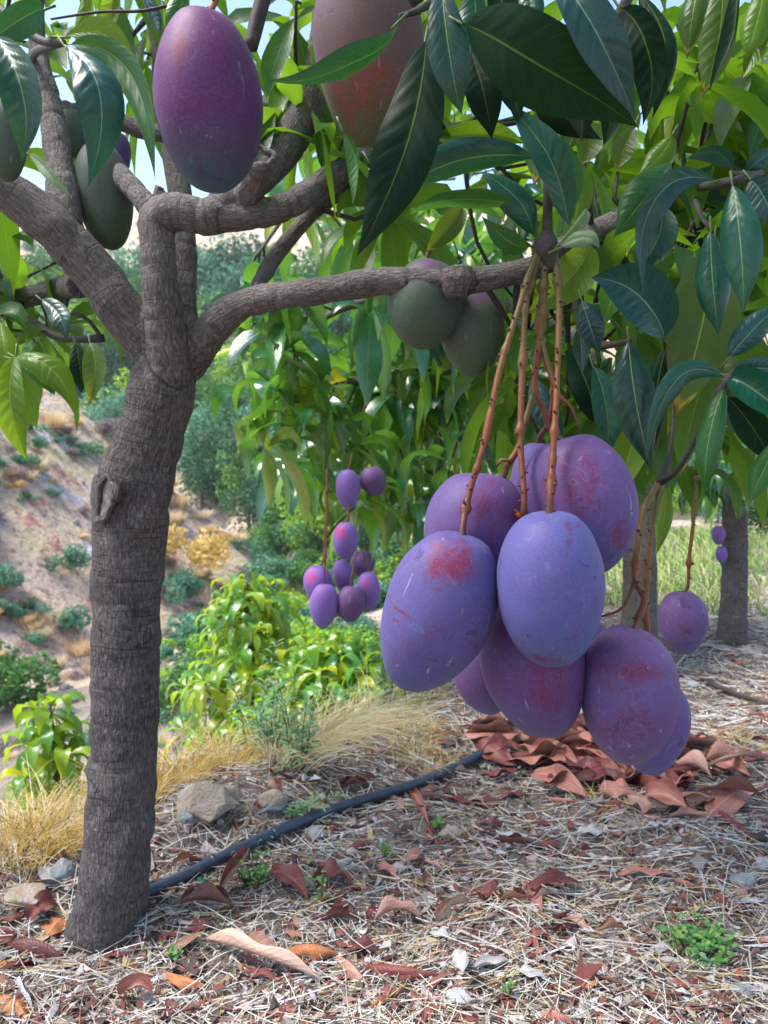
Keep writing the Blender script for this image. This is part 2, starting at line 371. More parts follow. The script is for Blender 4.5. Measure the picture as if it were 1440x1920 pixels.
def smooth_path(pts, rad, step):
    pts = [V3(p) for p in pts]; out, orr = [], []
    n = len(pts)
    for i in range(n - 1):
        p0 = pts[max(0, i - 1)]; p1 = pts[i]; p2 = pts[i + 1]; p3 = pts[min(n - 1, i + 2)]
        k = max(1, int(np.linalg.norm(p2 - p1) / step))
        for j in range(k):
            s = j / k; s2, s3 = s * s, s ** 3
            out.append(.5 * ((2 * p1) + (p2 - p0) * s + (2 * p0 - 5 * p1 + 4 * p2 - p3) * s2 + (3 * p1 - p0 - 3 * p2 + p3) * s3))
            q = s * s * (3 - 2 * s); orr.append(rad[i] * (1 - q) + rad[i + 1] * q)
    out.append(pts[-1]); orr.append(rad[-1])
    return np.array(out), np.array(orr)
def tube(mb, pts, rad, sides=10, step=.01, rough=0.0, mi=0, rnd=None, cap=True, knots=0.0):
    P, Rr = smooth_path(pts, rad, step); n = len(P)
    T = np.gradient(P, axis=0) if n > 2 else np.repeat((P[-1:] - P[:1]), n, 0)
    T /= np.maximum(1e-9, np.linalg.norm(T, axis=1, keepdims=True))
    ref = V3((0, 0, 1)) if abs(T[0][2]) < .9 else V3((1, 0, 0))
    A = np.cross(T[0], ref); A = unit(A); arc = np.concatenate([[0], np.cumsum(np.linalg.norm(np.diff(P, axis=0), axis=1))])
    vs, tc, rn = [], [], []
    ang = np.linspace(0, 2 * math.pi, sides, endpoint=False)
    r0 = float(np.mean(Rr))
    if knots: Rr = Rr * (1 + knots * np.maximum(0, vn(np.stack([P[:, 0] * 0 + P[0, 0] * 7, arc * 0 + 3.3, arc], -1), 75)) ** 2)
    for i in range(n):
        A = unit(A - T[i] * np.dot(A, T[i])); B = np.cross(T[i], A)
        ring = P[i] + (np.cos(ang)[:, None] * A + np.sin(ang)[:, None] * B) * Rr[i]
        q = np.stack([np.cos(ang) * r0, np.sin(ang) * r0, np.full(sides, arc[i])], -1)
        if rough: ring = ring + (ring - P[i]) * (rough * vn(q + P[0], 30))[:, None]
        vs.append(ring); tc.append(q); rn.append(np.full(sides, arc[i] / max(1e-6, arc[-1])))
    v = np.concatenate(vs); fs = []
    for i in range(n - 1):
        for j in range(sides):
            k = (j + 1) % sides; fs.append((i * sides + j, i * sides + k, (i + 1) * sides + k, (i + 1) * sides + j))
    if cap: fs.append(tuple(range(sides))[::-1]); fs.append(tuple((n - 1) * sides + j for j in range(sides)))
    mb.add(v, fs, np.concatenate(tc), np.concatenate(rn) if rnd is None else rnd, mi)
    return P, Rr, T, arc

def whorl(mb, p, g, n, ln, rr, droop=.5, wr=.24, nt_=8, nw=1, bias=0.0, spread=1.0):
    """the tuft of leaves at a shoot tip"""
    g = unit(V3(g)); ref = V3((0, 0, 1)) if abs(g[2]) < .9 else V3((1, 0, 0))
    A = unit(np.cross(g, ref)); B = np.cross(g, A); tone = rr.random()
    for i in range(n):
        az = i * 2.4 + rr.random() * .5; q = i / max(1, n - 1)
        el = R(62) * (1 - q) * (1 - q) * 1.0 + R(-12) * q + rr.uniform(-.2, .2)
        rad = A * math.cos(az) + B * math.sin(az)
        d = unit(rad * math.cos(el) * spread + g * math.sin(el))
        l = ln * rr.uniform(.7, 1.12); b = V3(p) - g * (.015 + .05 * q) * (ln / .18)
        dr = droop * rr.uniform(.6, 1.3)
        m = b + d * l * .52 + V3((0, 0, -1)) * l * .10 * dr
        t = b + d * l * (.95 - .3 * dr) + V3((0, 0, -1)) * l * .62 * dr
        nr = unit(g * .8 + V3((0, 0, .7)) - rad * .0 + V3((rr.uniform(-.3, .3), rr.uniform(-.3, .3), 0)))
        v, f, tc = leaf_geo(b, m, t, l * wr * rr.uniform(.85, 1.15), nr, nt_, nw, rr.uniform(.15, .55), .10, rr)
        mb.add(v, f, tc, min(1, max(0, .55 * rr.random() + .45 * tone + bias)))

# ------------------------------------------------------------------ ground and hills
def ground_mats():
    m, n, o = mat('terrace_soil'); tc = N(n, 'TexCoord').outputs['Object']
    a = noise(n, tc, 5, 5, .6); b = noise(n, tc, 45, 5, .65); c = noise(n, tc, 170, 4, .6)
    col = mixc(n, mapr(n, a, .35, .65), (.13, .095, .075), (.26, .21, .175))
    col = mixc(n, mapr(n, b, .45, .7), col, (.34, .30, .27))
    col = mixc(n, mapr(n, b, .42, .3), col, (.07, .042, .032))
    col = mixc(n, mapr(n, c, .58, .72, 0, .8), col, (.42, .40, .38))
    col = mixc(n, mapr(n, c, .42, .3, 0, .8), col, (.06, .035, .03))
    h = math_(n, 'ADD', b, math_(n, 'MULTIPLY', c, .5))
    bsdf(n, o, col, .9, bump(n, h, 1.0, .02), .2)
    m2, n, o = mat('dry_hillside'); tc = N(n, 'TexCoord').outputs['Object']
    a = noise(n, tc, .33, 5, .62, 0); b = noise(n, tc, 1.1, 8, .7, 0); c = noise(n, tc, 7, 5, .65)
    col = mixc(n, mapr(n, a, .4, .6), (.44, .34, .30), (.50, .41, .25))
    col = mixc(n, mapr(n, b, .55, .61, 0, .8), col, (.36, .14, .12))
    col = mixc(n, mapr(n, noise(n, tc, .9, 6, .6), .54, .66), col, (.50, .45, .50))
    col = mixc(n, mapr(n, c, .52, .68, 0, .75), col, (.64, .52, .34))
    col = mixc(n, mapr(n, c, .45, .34, 0, .85), col, (.17, .11, .12))
    col = mixc(n, mapr(n, noise(n, tc, 2.6, 8, .75, 0), .56, .66, 0, .75), col, (.20, .15, .17))
    bsdf(n, o, col, .95, bump(n, math_(n, 'ADD', b, math_(n, 'MULTIPLY', c, .5)), .9, .35), .15)
    return m, m2
SOIL, HILLM = ground_mats()
def grid_mesh(name, xs, ys, fn, m, drop=None):
    X, Y = np.meshgrid(xs, ys); Z = fn(X, Y); nx, ny = len(xs), len(ys)
    mb = MB(); v = np.stack([X, Y, Z], -1).reshape(-1, 3)
    f = [(j * nx + i, j * nx + i + 1, (j + 1) * nx + i + 1, (j + 1) * nx + i) for j in range(ny - 1) for i in range(nx - 1)]
    mb.add(v, f); o = mb.build(name, m); return o
gx = np.concatenate([np.arange(-4, -1.4, .1), np.arange(-1.4, 2.4, .022), np.arange(2.4, 6.01, .12)])
gy = np.concatenate([np.arange(-3, .7, .15), np.arange(.7, 3.6, .022), np.arange(3.6, 7.6, .08)])
tag(grid_mesh('ground', gx, gy, terr, SOIL), 'brown orchard terrace soil strewn with straw and fallen leaves', 'ground', kind='structure')
def geo_axis(lo, hi, near, k):
    a = [0.0]; s = near
    while a[-1] < hi: a.append(a[-1] + s); s *= k
    b = [0.0]; s = near
    while b[-1] > lo: b.append(b[-1] - s); s *= k
    return np.array(sorted(set(b + a)))
hx = np.concatenate([np.arange(-120, -30, 3.), np.arange(-30, 30, .4), np.arange(30, 121, 3.)])
hy = np.concatenate([np.arange(-60, 0, 3.), np.arange(0, 30, .35), np.arange(30, 110, 1.1), np.arange(110, 420, 12.)])
def hfar(x, y):
    z = np.maximum(terr(x, y) - .0, hill(x, y))
    ins = (x > -3.8) & (x < 5.8) & (y > -2.8) & (y < 7.4)
    return np.where(ins, z - .5, z)
tag(grid_mesh('hillside', hx, hy, hfar, HILLM), 'dry pinkish hillside across the valley', 'hillside', kind='structure')

# ------------------------------------------------------------------ the main mango tree
base = gp(195, 1795); D0 = gdepth(base)
DT = D0 + .03
tree = thing('mango_tree', base, 'grey barked mango tree with forked limbs bearing the big hanging mangoes', 'tree')
def pr(px, d): return px / FPX * d
segs = []                                                            # the limbs: list of (pixel x, y, radius px, depth)
def limb(*pts): segs.append(pts)
t0, t1 = DT + .015, DT - .05
TRK = .91
limb((180, 1850, 106, DT + .04), (190, 1785, 88, DT + .03), (208, 1690, 73, DT + .02), (222, 1560, 69, DT), (232, 1400, 67, DT), (238, 1200, 68, DT - .02), (241, 1050, 73, DT - .03),
     (251, 930, 76, DT - .04), (286, 800, 67, DT - .05), (308, 715, 66, DT - .05), (312, 670, 60, DT - .05))
limb((305, 700, 50, DT - .05), (275, 635, 50, DT - .06), (225, 575, 48, DT - .08), (160, 490, 47, DT - .10), (100, 425, 46, DT - .12), (0, 350, 40, DT - .15), (-80, 300, 38, DT - .18))
limb((125, 450, 36, DT - .11), (120, 380, 34, DT - .10), (108, 280, 30, DT - .08), (92, 190, 24, DT - .06), (72, 100, 20, DT - .04), (62, -60, 17, DT), (20, -300, 15, DT + .02), (-160, -640, 10, DT - .05))
limb((318, 705, 44, DT - .07), (312, 640, 42, DT - .09), (303, 550, 39, DT - .11), (295, 460, 36, DT - .12), (293, 412, 38, DT - .125), (335, 398, 36, DT - .13), (395, 405, 39, DT - .13), (440, 368, 37, DT - .12),
     (500, 320, 34, DT - .10), (548, 260, 37, DT - .08), (585, 180, 35, DT - .06), (606, 90, 31, DT - .04), (625, -60, 27, DT), (700, -330, 22, DT - .08), (920, -640, 14, DT - .25))
limb((405, 405, 34, DT - .13), (470, 405, 29, DT - .13), (535, 388, 28, DT - .12), (610, 340, 26, DT - .10), (700, 288, 24, DT - .06), (790, 262, 20, DT), (900, 240, 17, DT + .1))
limb((350, 660, 30, DT + .02), (345, 560, 27, DT + .05), (345, 450, 26, DT + .07), (335, 350, 25, DT + .09), (320, 250, 22, DT + .12), (300, 120, 18, DT + .16), (288, -40, 15, DT + .2), (320, -340, 12, DT + .35), (220, -700, 8, DT + .5))
limb((630, -80, 22, DT), (520, -330, 16, DT - .2), (250, -620, 11, DT - .45))
limb((690, -310, 18, DT - .08), (860, -420, 14, DT + .2), (1150, -520, 9, DT + .5))
limb((345, 685, 44, DT - .04), (385, 632, 39, DT - .07), (430, 586, 33, DT - .10), (480, 563, 29, DT - .13), (600, 545, 28, DT - .17), (720, 528, 28, DT - .2), (850, 528, 27, DT - .22), (985, 508, 26, DT - .22),
     (1060, 468, 27, DT - .2), (1140, 428, 27, DT - .18), (1260, 368, 25, DT - .15), (1440, 322, 24, DT - .1), (1580, 290, 20, DT - .1))
limb((473, 562, 17, DT - .12), (492, 520, 17, DT - .10), (530, 462, 16, DT - .06), (605, 385, 15, DT), (695, 335, 14, DT + .05), (800, 300, 12, DT + .12))
limb((150, 535, 26, DT - .04), (110, 540, 24, DT + .06), (40, 560, 21, DT + .1), (-70, 585, 20, DT + .14))
limb((285, 395, 26, DT - .12), (262, 368, 23, DT - .11), (215, 318, 22, DT - .06), (180, 285, 20, DT), (120, 200, 16, DT + .08))
limb((292, 400, 22, DT - .125), (294, 368, 13, DT - .135), (300, 348, 11, DT - .14))        # short pruned stub
limb((462, 368, 28, DT - .14), (482, 325, 27, DT - .17), (490, 285, 25, DT - .19))       # thick cut stub
limb((30, 190, 20, DT + .05), (90, 202, 19, DT + .03), (200, 222, 18, DT + .02), (300, 250, 18, DT + .02), (420, 240, 18, DT + .03), (520, 198, 19, DT + .05), (580, 175, 16, DT + .06))
limb((856, 505, 30, DT - .23), (858, 530, 36, DT - .232), (855, 560, 20, DT - .23))       # node swelling on the right limb
limb((215, 985, 40, DT - .06), (205, 940, 40, DT - .07), (205, 895, 30, DT - .06))       # pruned knot on the trunk
for q in range(3): pass
mb = MB(); samp = []
for s in segs:
    pts = [at(x, y, d) for x, y, r, d in s]; rad = [pr(r, d) * TRK for x, y, r, d in s]
    P, Rr, T, arc = tube(mb, pts, rad, 22, .012, .09)
    samp.append((P, Rr, T, arc))
raw = mb.build('raw', BARK)
md = raw.modifiers.new('r', 'REMESH'); md.mode = 'VOXEL'; md.voxel_size = .0042
sm = raw.modifiers.new('s', 'SMOOTH'); sm.factor = .5; sm.iterations = 3
dg = bpy.context.evaluated_depsgraph_get()
me = bpy.data.meshes.new_from_object(raw.evaluated_get(dg)); bpy.data.objects.remove(raw)
nv = len(me.vertices); co = np.empty(nv * 3); me.vertices.foreach_get('co', co); co = co.reshape(-1, 3)
no = np.empty(nv * 3); me.vertices.foreach_get('normal', no); no = no.reshape(-1, 3)
best = np.full(nv, 1e9); tcv = np.zeros((nv, 3))
for si, (P, Rr, T, arc) in enumerate(samp):
    r0 = float(np.mean(Rr)); A0 = unit(np.cross(T[0], V3((.3, 1, .2)))); 
    for c0 in range(0, nv, 20000):
        q = co[c0:c0 + 20000]; d = ((q[:, None, :] - P[None]) ** 2).sum(-1); k = d.argmin(1)
        dist = np.sqrt(d[np.arange(len(q)), k]) / Rr[k]
        Tk = T[k]; rel = q - P[k]; al = (rel * Tk).sum(1); rel = rel - Tk * al[:, None]
        A = A0 - Tk * (Tk @ A0)[:, None]; A /= np.linalg.norm(A, axis=1, keepdims=True); B = np.cross(Tk, A)
        an = np.arctan2((rel * B).sum(1), (rel * A).sum(1))
        up = dist < best[c0:c0 + 20000]
        ii = np.nonzero(up)[0] + c0
        best[ii] = dist[up]
        tcv[ii] = np.stack([np.cos(an) * r0, np.sin(an) * r0, arc[k] + al + si * 1.7], -1)[up]
# bark relief: ring scars and lengthwise ripples as real displacement
rip = vn(tcv * V3((1, 1, .28)), 330) * .0007 + vn(tcv * V3((1, 1, .5)), 40) * .0010
rg = vn(np.stack([tcv[:, 0] * .15, tcv[:, 1] * .15, tcv[:, 2]], -1), 24); ring = -np.exp(-(rg / .09) ** 2) * .0022 * (vn(tcv, 9) > -.25)
co = co + no * (rip + ring)[:, None]
me.vertices.foreach_set('co', (co - WORLD[tree.name]).ravel())
a = me.attributes.new('tc', 'FLOAT_VECTOR', 'POINT'); a.data.foreach_set('vector', tcv.ravel())
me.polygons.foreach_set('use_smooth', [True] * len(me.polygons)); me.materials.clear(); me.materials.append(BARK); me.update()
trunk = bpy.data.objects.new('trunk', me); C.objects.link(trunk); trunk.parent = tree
SK = np.concatenate([s[0] for s in samp])
SCAR = plain('scar_wood', (.17, .155, .14), .85, 160, .5, .9, .003)
def scar(px, py, d, nrm, up, a_, b_, depth=.008):                     # callus ring round a cut face
    c = at(px, py, d); nrm = unit(V3(nrm)); up = unit(V3(up) - nrm * np.dot(nrm, V3(up))); sd_ = np.cross(up, nrm)
    rim, face = MB(), MB(); an = np.linspace(0, 2 * math.pi, 37)
    rw = 1 + .14 * np.sin(an * 3 + 1) + .08 * np.sin(an * 5)
    ring_ = [c + (sd_ * math.cos(q) * a_ + up * math.sin(q) * b_) * k for q, k in zip(an, rw)]
    tube(rim, ring_, [a_ * .30 * (1 + .3 * math.sin(3 * q)) for q in an], 9, .004, .35)
    vs = [c - nrm * depth * .3]; tcs = [(0, 0, 0)]
    for rr_ in (.35, .7, 1.0):
        for q, k in zip(an[:-1], rw[:-1]): vs.append(c + (sd_ * math.cos(q) * a_ + up * math.sin(q) * b_) * k * rr_ + nrm * (-.3 * depth + random.uniform(-.0012, .0012)))
    fs = [(0, 1 + i, 1 + (i + 1) % 36) for i in range(36)]
    for r_ in range(2): fs += [(1 + r_ * 36 + i, 1 + (r_ + 1) * 36 + i, 1 + (r_ + 1) * 36 + (i + 1) % 36, 1 + r_ * 36 + (i + 1) % 36) for i in range(36)]
    face.add(vs, fs)
    for m_, nm_, mt_ in ((rim, 'pruning_scar', BARK), (face, 'scar_face', SCAR)):
        o_ = m_.build(nm_, mt_, None, origin=WORLD[tree.name]); o_.location = (0, 0, 0); o_.parent = trunk
scar(198, 934, DT - .112, (-.55, -.80, .12), (.18, 0, 1), .019, .034)
scar(489, 294, DT - .222, (.25, -.9, .4), (.1, 0, 1), .016, .018)

# --- big leaves of the foreground, each a part:  base, middle, tip (px, py, depth), width px, class, roll (deg), fold
def big_leaf(b, m, t, wpx, cls, roll=0, fold=.28, tilt=(0, 0), wave=.07, rnd=None, curl=0.0):
    B, M_, T_ = at(*b), at(*m), at(*t); dm = m[2]; wpx = wpx * .90; wave = wave * random.uniform(.8, 1.9); fold = fold * random.uniform(.8, 1.5)
    ax = unit(T_ - B); n0 = unit(CAM - M_); n0 = unit(n0 - ax * np.dot(n0, ax))
    s = np.cross(ax, n0); nr = n0 * math.cos(R(roll)) + s * math.sin(R(roll))
    nr = unit(nr + V3((tilt[0], 0, tilt[1])))
    mb = MB(); v, f, tc = leaf_geo(B, M_, T_, pr(wpx, dm), nr, 46, 6, fold, wave, random, .06, curl if curl else random.uniform(-.9, .35), random.uniform(.015, .05) if cls != 'blue' else .06, random.uniform(.01, .028))
    mb.add(v, f, tc, random.random() if rnd is None else rnd)
    lf = mb.build('leaf', LM[cls], tree)
    pb = MB(); tube(pb, [B - unit(M_ - B) * .012, B, B + (M_ - B) * .16], [.0013, .0012, .0007], 6, .006, rnd=.9)
    pt = pb.build('petiole', PETI, None, origin=WORLD[tree.name]); pt.location = (0, 0, 0); pt.parent = lf
BL = [
 # top left
 ((-12, 60, .70), (42, 175, .68), (40, 305, .70), 92, 'teal', 12, .25),
 ((84, 18, .74), (38, 35, .73), (-35, 95, .74), 66, 'teal', -15, .3),
 ((118, 82, .72), (188, 185, .70), (164, 352, .74), 98, 'blue', -8, .30),
 ((120, 85, .74), (240, 135, .73), (291, 338, .72), 66, 'green', 18, .35),
 ((118, 70, .78), (210, 75, .77), (250, 195, .77), 62, 'yell', 10, .3),
 ((50, 286, .82), (92, 322, .80), (132, 368, .80), 30, 'pale', 35, .4),
 ((215, -40, .9), (208, 20, .9), (200, 78, .9), 46, 'yell', 10, .3),
 ((350, -40, .86), (335, 25, .85), (308, 80, .86), 52, 'green', -10, .3),
 ((318, -45, .95), (325, 20, .95), (308, 66, .95), 44, 'yell', 20, .3),
 ((262, -30, .98), (285, 25, .98), (300, 62, .98), 34, 'blue', 30, .3),
 ((170, -30, 1.0), (160, 60, 1.0), (175, 130, 1.0), 46, 'yell', 0, .3),
 ((30, 660, 1.0), (20, 760, .98), (52, 866, 1.0), 66, 'yell', 5, .22),
 ((20, 672, 1.02), (95, 690, 1.0), (138, 775, 1.02), 70, 'yell', -12, .3),
 ((25, 668, 1.04), (80, 705, 1.02), (102, 742, 1.02), 46, 'green', 0, .3),
 ((168, 640, 1.08), (178, 690, 1.07), (166, 762, 1.08), 52, 'browntip', 15, .3),
 ((140, 640, 1.1), (150, 690, 1.09), (152, 738, 1.1), 40, 'dark', -10, .3),
 ((75, 560, 1.12), (110, 590, 1.1), (125, 640, 1.1), 44, 'teal', 10, .3),
 ((0, 600, 1.08), (8, 650, 1.06), (20, 720, 1.06), 60, 'yell', 0, .3),
 # centre top
 ((748, 40, .62), (655, 128, .60), (494, 150, .63), 84, 'teal', -52, .35),
 ((826, -40, .62), (842, 95, .60), (866, 216, .62), 84, 'teal', -6, .24),
 ((862, 42, .60), (1010, 118, .57), (1198, 240, .60), 168, 'dark', 14, .16),
 ((1030, -60, .56), (1120, 65, .54), (1192, 226, .57), 100, 'blue', -20, .22),
 ((1158, 10, .64), (1218, 100, .63), (1205, 236, .65), 92, 'dark', 25, .2),
 ((1190, -20, .70), (1245, 80, .68), (1222, 225, .70), 70, 'dark', -20, .2),
 ((800, 60, .66), (762, 270, .63), (668, 482, .66), 128, 'dark', 12, .18),
 ((880, 90, .70), (906, 170, .69), (922, 262, .70), 74, 'dark', 0, .24),
 ((988, -40, .58), (996, 10, .57), (1002, 56, .57), 52, 'teal', 0, .3),
 ((930, 40, .72), (955, 140, .72), (975, 225, .72), 70, 'dark', -10, .2),
 ((1052, 60, .66), (1085, 170, .66), (1090, 265, .66), 84, 'dark', 10, .2),
 ((915, -50, .76), (950, 60, .75), (915, 160, .76), 84, 'dark', 10, .2),
 ((885, -40, .80), (890, 40, .80), (870, 120, .80), 70, 'teal', -10, .2),
 ((1010, 120, .72), (1040, 200, .71), (1130, 262, .72), 78, 'dark', 5, .2),
 ((1140, 100, .74), (1150, 190, .74), (1130, 275, .74), 76, 'dark', -10, .2),
 ((770, 150, .80), (800, 215, .80), (850, 262, .80), 60, 'dark', 10, .2),
 ((1262, 250, .92), (1240, 290, .92), (1195, 330, .92), 60, 'yell', 10, .2),
 ((690, 300, .9), (720, 350, .9), (715, 420, .9), 44, 'yell', 0, .2),
 # the shoot over the front bunch
 ((1010, 296, .74), (862, 302, .71), (726, 376, .72), 82, 'teal', -20, .34),
 ((985, 392, .75), (872, 372, .73), (764, 403, .73), 56, 'green', -48, .3),
 ((1004, 448, .76), (968, 372, .74), (900, 322, .75), 70, 'teal', 25, .3),
 ((996, 462, .76), (955, 452, .74), (902, 404, .74), 52, 'green', -30, .35),
 ((1068, 432, .74), (1030, 300, .72), (948, 190, .73), 74, 'teal', 16, .28),
 ((1056, 415, .76), (1070, 330, .76), (1048, 255, .77), 50, 'green', 30, .3),
 ((1075, 425, .80), (1082, 350, .80), (1060, 280, .80), 66, 'yell', 0, .3),
 ((1045, 462, .73), (1085, 415, .71), (1098, 392, .71), 40, 'pale', 30, .5),
 ((1048, 466, .72), (1095, 445, .70), (1124, 466, .70), 40, 'pale', -20, .6),
 ((1108, 455, .86), (1070, 520, .85), (985, 590, .86), 92, 'yell', -5, .25),
 ((870, 385, .84), (838, 430, .83), (798, 474, .83), 62, 'browntip', 0, .3),
 ((800, 262, .80), (905, 250, .80), (985, 270, .80), 54, 'yell', 0, .3),
 ((980, 215, .84), (1010, 270, .84), (1000, 350, .84), 76, 'browntip', 12, .2),
 ((1110, 225, .80), (1105, 270, .80), (1085, 312, .80), 62, 'browntip', 0, .2),
 ((1190, 235, .78), (1170, 280, .78), (1158, 318, .78), 52, 'browntip', 8, .25),
 ((640, 240, .74), (668, 310, .74), (660, 385, .74), 40, 'green', 40, .3),
 # right
 ((1262, 302, .80), (1215, 365, .78), (1150, 446, .79), 98, 'green', -8, .25),
 ((1350, 338, .76), (1228, 372, .74), (1208, 556, .76), 62, 'blue', -24, .3),
 ((1372, 340, .72), (1388, 452, .70), (1394, 590, .71), 88, 'teal', 5, .26),
 ((1332, 425, .78), (1336, 525, .77), (1348, 632, .78), 78, 'teal', 0, .26),
 ((1340, 440, .88), (1318, 600, .86), (1262, 790, .87), 140, 'browntip', -6, .16),
 ((1248, 640, .84), (1200, 555, .80), (1108, 520, .80), 128, 'blue', 15, .30),
 ((1090, 560, .80), (1106, 610, .79), (1124, 664, .80), 62, 'blue', 5, .26),
 ((1085, 610, .86), (1090, 655, .86), (1092, 700, .86), 34, 'teal', 0, .3),
 ((1178, 630, .84), (1192, 750, .82), (1222, 884, .83), 92, 'teal', -6, .22),
 ((1365, 712, .78), (1268, 712, .76), (1210, 870, .77), 50, 'teal', -18, .35),
 ((1362, 718, .78), (1330, 815, .76), (1322, 928, .77), 60, 'green', 8, .25),
 ((1365, 708, .78), (1420, 735, .76), (1490, 800, .76), 96, 'teal', -10, .26),
 ((1372, 700, .78), (1420, 690, .77), (1480, 700, .77), 44, 'blue', 0, .3),
 ((1366, 672, .79), (1410, 620, .78), (1475, 560, .78), 62, 'blue', 5, .3),
 ((1360, 740, .82), (1410, 800, .82), (1455, 880, .82), 74, 'dark', 0, .3),
 ((1462, 820, .80), (1432, 880, .79), (1404, 946, .79), 52, 'green', 10, .3),
 ((1405, 335, .74), (1432, 370, .73), (1462, 440, .73), 62, 'blue', 10, .28),
 ((1376, 322, .78), (1340, 285, .77), (1284, 300, .77), 44, 'blue', -30, .4),
 ((1400, 325, .80), (1425, 300, .79), (1470, 280, .80), 36, 'blue', 0, .3),
 ((1312, -40, .82), (1300, 20, .81), (1288, 112, .82), 70, 'browntip', 5, .2),
 ((1352, -50, .80), (1348, 70, .79), (1316, 184, .80), 72, 'browntip', -10, .2),
 ((1392, -60, .78), (1372, 60, .77), (1328, 176, .78), 46, 'dark', 42, .3),
 ((1440, -50, .84), (1420, 40, .83), (1398, 110, .84), 66, 'yell', 0, .2),
 ((1452, -20, .9), (1420, 80, .9), (1390, 150, .9), 40, 'browntip', 0, .3),
 ((1408, 140, 1.0), (1370, 200, .98), (1350, 280, 1.0), 62, 'pale', 20, .3),
 ((1460, 160, 1.0), (1430, 220, 1.0), (1405, 300, 1.0), 54, 'green', 0, .3),
 ((1250, 905, .84), (1245, 970, .83), (1230, 1042, .83), 36, 'yell', 10, .3),
 ((1252, 640, .90), (1230, 740, .90), (1226, 850, .90), 76, 'dark', 0, .2),
 ((1240, 380, .86), (1232, 450, .85), (1180, 512, .86), 74, 'teal', -22, .3),
 ((1120, 800, .96), (1100, 720, .95), (1062, 640, .96), 70, 'dark', 10, .2),
 ((1000, 700, .98), (1020, 770, .97), (1060, 820, .97), 60, 'blue', 10, .3),
 ((1110, 680, .92), (1138, 770, .91), (1135, 860, .92), 60, 'teal', -10, .3),
 ((1215, 780, .98), (1180, 850, .98), (1170, 930, .98), 70, 'yell', 0, .2),
]
for e in BL: big_leaf(e[0], e[1], e[2], e[3], e[4], e[5], e[6])

# --- shoots that carry those leaves
def tw_(pts, rad, sides=8, step=.01, rough=.05):
    mb = MB(); tube(mb, pts, rad, sides, step, rough); mb.build('twig', TWIGD, tree)
tw_([at(1032, 200, .76), at(1028, 330, .75), at(1026, 455, .745)], [.0050, .0046, .0052], 10, .01, .05)
tw_([at(1026, 438, .745), at(1024, 462, .742), at(1030, 492, .742), at(1032, 512, .744)], [.006, .0105, .0065, .002], 12, .004, .35)
tw_([at(1062, 466, DT - .2), at(1045, 470, .85), at(1028, 458, .75)], [.007, .006, .006], 10, .01, .05)
tw_([at(1000, 250, .75), at(1032, 205, .76), at(1090, 120, .78), at(1165, 20, .8), at(1200, -60, .85)], [.003, .005, .005, .006, .007], 10, .01, .05)
tw_([at(1300, 352, DT - .14), at(1345, 346, .80), at(1375, 340, .74), at(1400, 328, .76)], [.006, .005, .0045, .003], 8, .01)
tw_([at(1440, 322, DT - .1), at(1405, 330, .80), at(1370, 325, .77)], [.006, .005, .003], 8, .01)
tw_([at(1332, 430, .79), at(1312, 400, .84), at(1300, 360, DT - .14)], [.002, .003, .005], 8, .01)
tw_([at(1480, 690, .9), at(1410, 705, .82), at(1365, 712, .78), at(1290, 850, .80), at(1262, 890, .82), at(1236, 905, .83)], [.006, .005, .0055, .0030, .0034, .0055], 8, .01)
tw_([at(1242, 622, .86), at(1262, 740, .9), at(1258, 840, .86), at(1238, 905, .83)], [.002, .003, .003, .005], 8, .01)
tw_([at(-40, -20, .8), at(62, 68, .76), at(120, 82, .73)], [.005, .0045, .003], 8, .01)
tw_([at(60, 110, DT - .04), at(70, 95, .95), at(118, 80, .74)], [.006, .005, .0035], 8, .01)
tw_([at(95, 36, .86), at(190, 22, .86), at(270, 20, .86), at(345, 0, .86), at(400, -30, .86)], [.0012, .0016, .0020, .0022, .003], 6, .01, .1)
tw_([at(470, 90, .98), at(482, 40, .98), at(500, -30, .98)], [.009, .010, .0105], 10, .01, .05)
tw_([at(750, 30, .63), at(800, 10, .65), at(850, -60, .7)], [.002, .0035, .004], 8, .01)
tw_([at(770, 0, .66), at(800, -20, .66), at(880, -80, .7)], [.007, .006, .006], 8, .01, .1)
tw_([at(0, 585, DT + .1), at(60, 605, DT + .06), at(105, 630, DT + .02), at(150, 636, DT), at(195, 634, DT)], [.008, .008, .0075, .006, .007], 9, .01, .1)
tw_([at(192, 636, DT), at(165, 600, DT), at(135, 585, DT)], [.004, .0035, .003], 8, .01)
tw_([at(1060, 470, DT - .2), at(1075, 540, .95), at(1110, 640, .95), at(1180, 640, .86)], [.008, .007, .006, .003], 8, .01)
tw_([at(1095, 640, .95), at(1125, 760, 1.0), at(1180, 800, 1.0)], [.006, .005, .003], 8, .01)

# --- the rest of the crown: tufts on twigs, behind and above what the photograph shows close up
crown = MB(); twg = crown; rr = random.Random(21)
def tuft(p, g, n, ln, droop=.5, bias=0.0, mb=crown, tmb=twg, near=SK, nt_=8, maxd=.55, wr=.27):
    p = V3(p); whorl(mb, p, g, n, ln, rr, droop, wr, nt_, 1, bias)
    d = np.linalg.norm(near - p, axis=1); k = int((d + np.random.default_rng(rr.randrange(10 ** 9)).random(len(d)) * .22).argmin())
    q = near[k] if d[k] < maxd else p - unit(V3(g)) * .22
    mid = (p + q) / 2 + V3((rr.uniform(-.02, .02), rr.uniform(-.02, .02), -.03 * rr.random())) - unit(V3(g)) * .04
    tube(tmb, [p, mid, q], [.0026, .0036, .0052], 6, .04, mi=1)
def rdir(up=.3): return unit(V3((rr.uniform(-1, 1), rr.uniform(-1, 1), rr.uniform(-.4, 1) + up)))
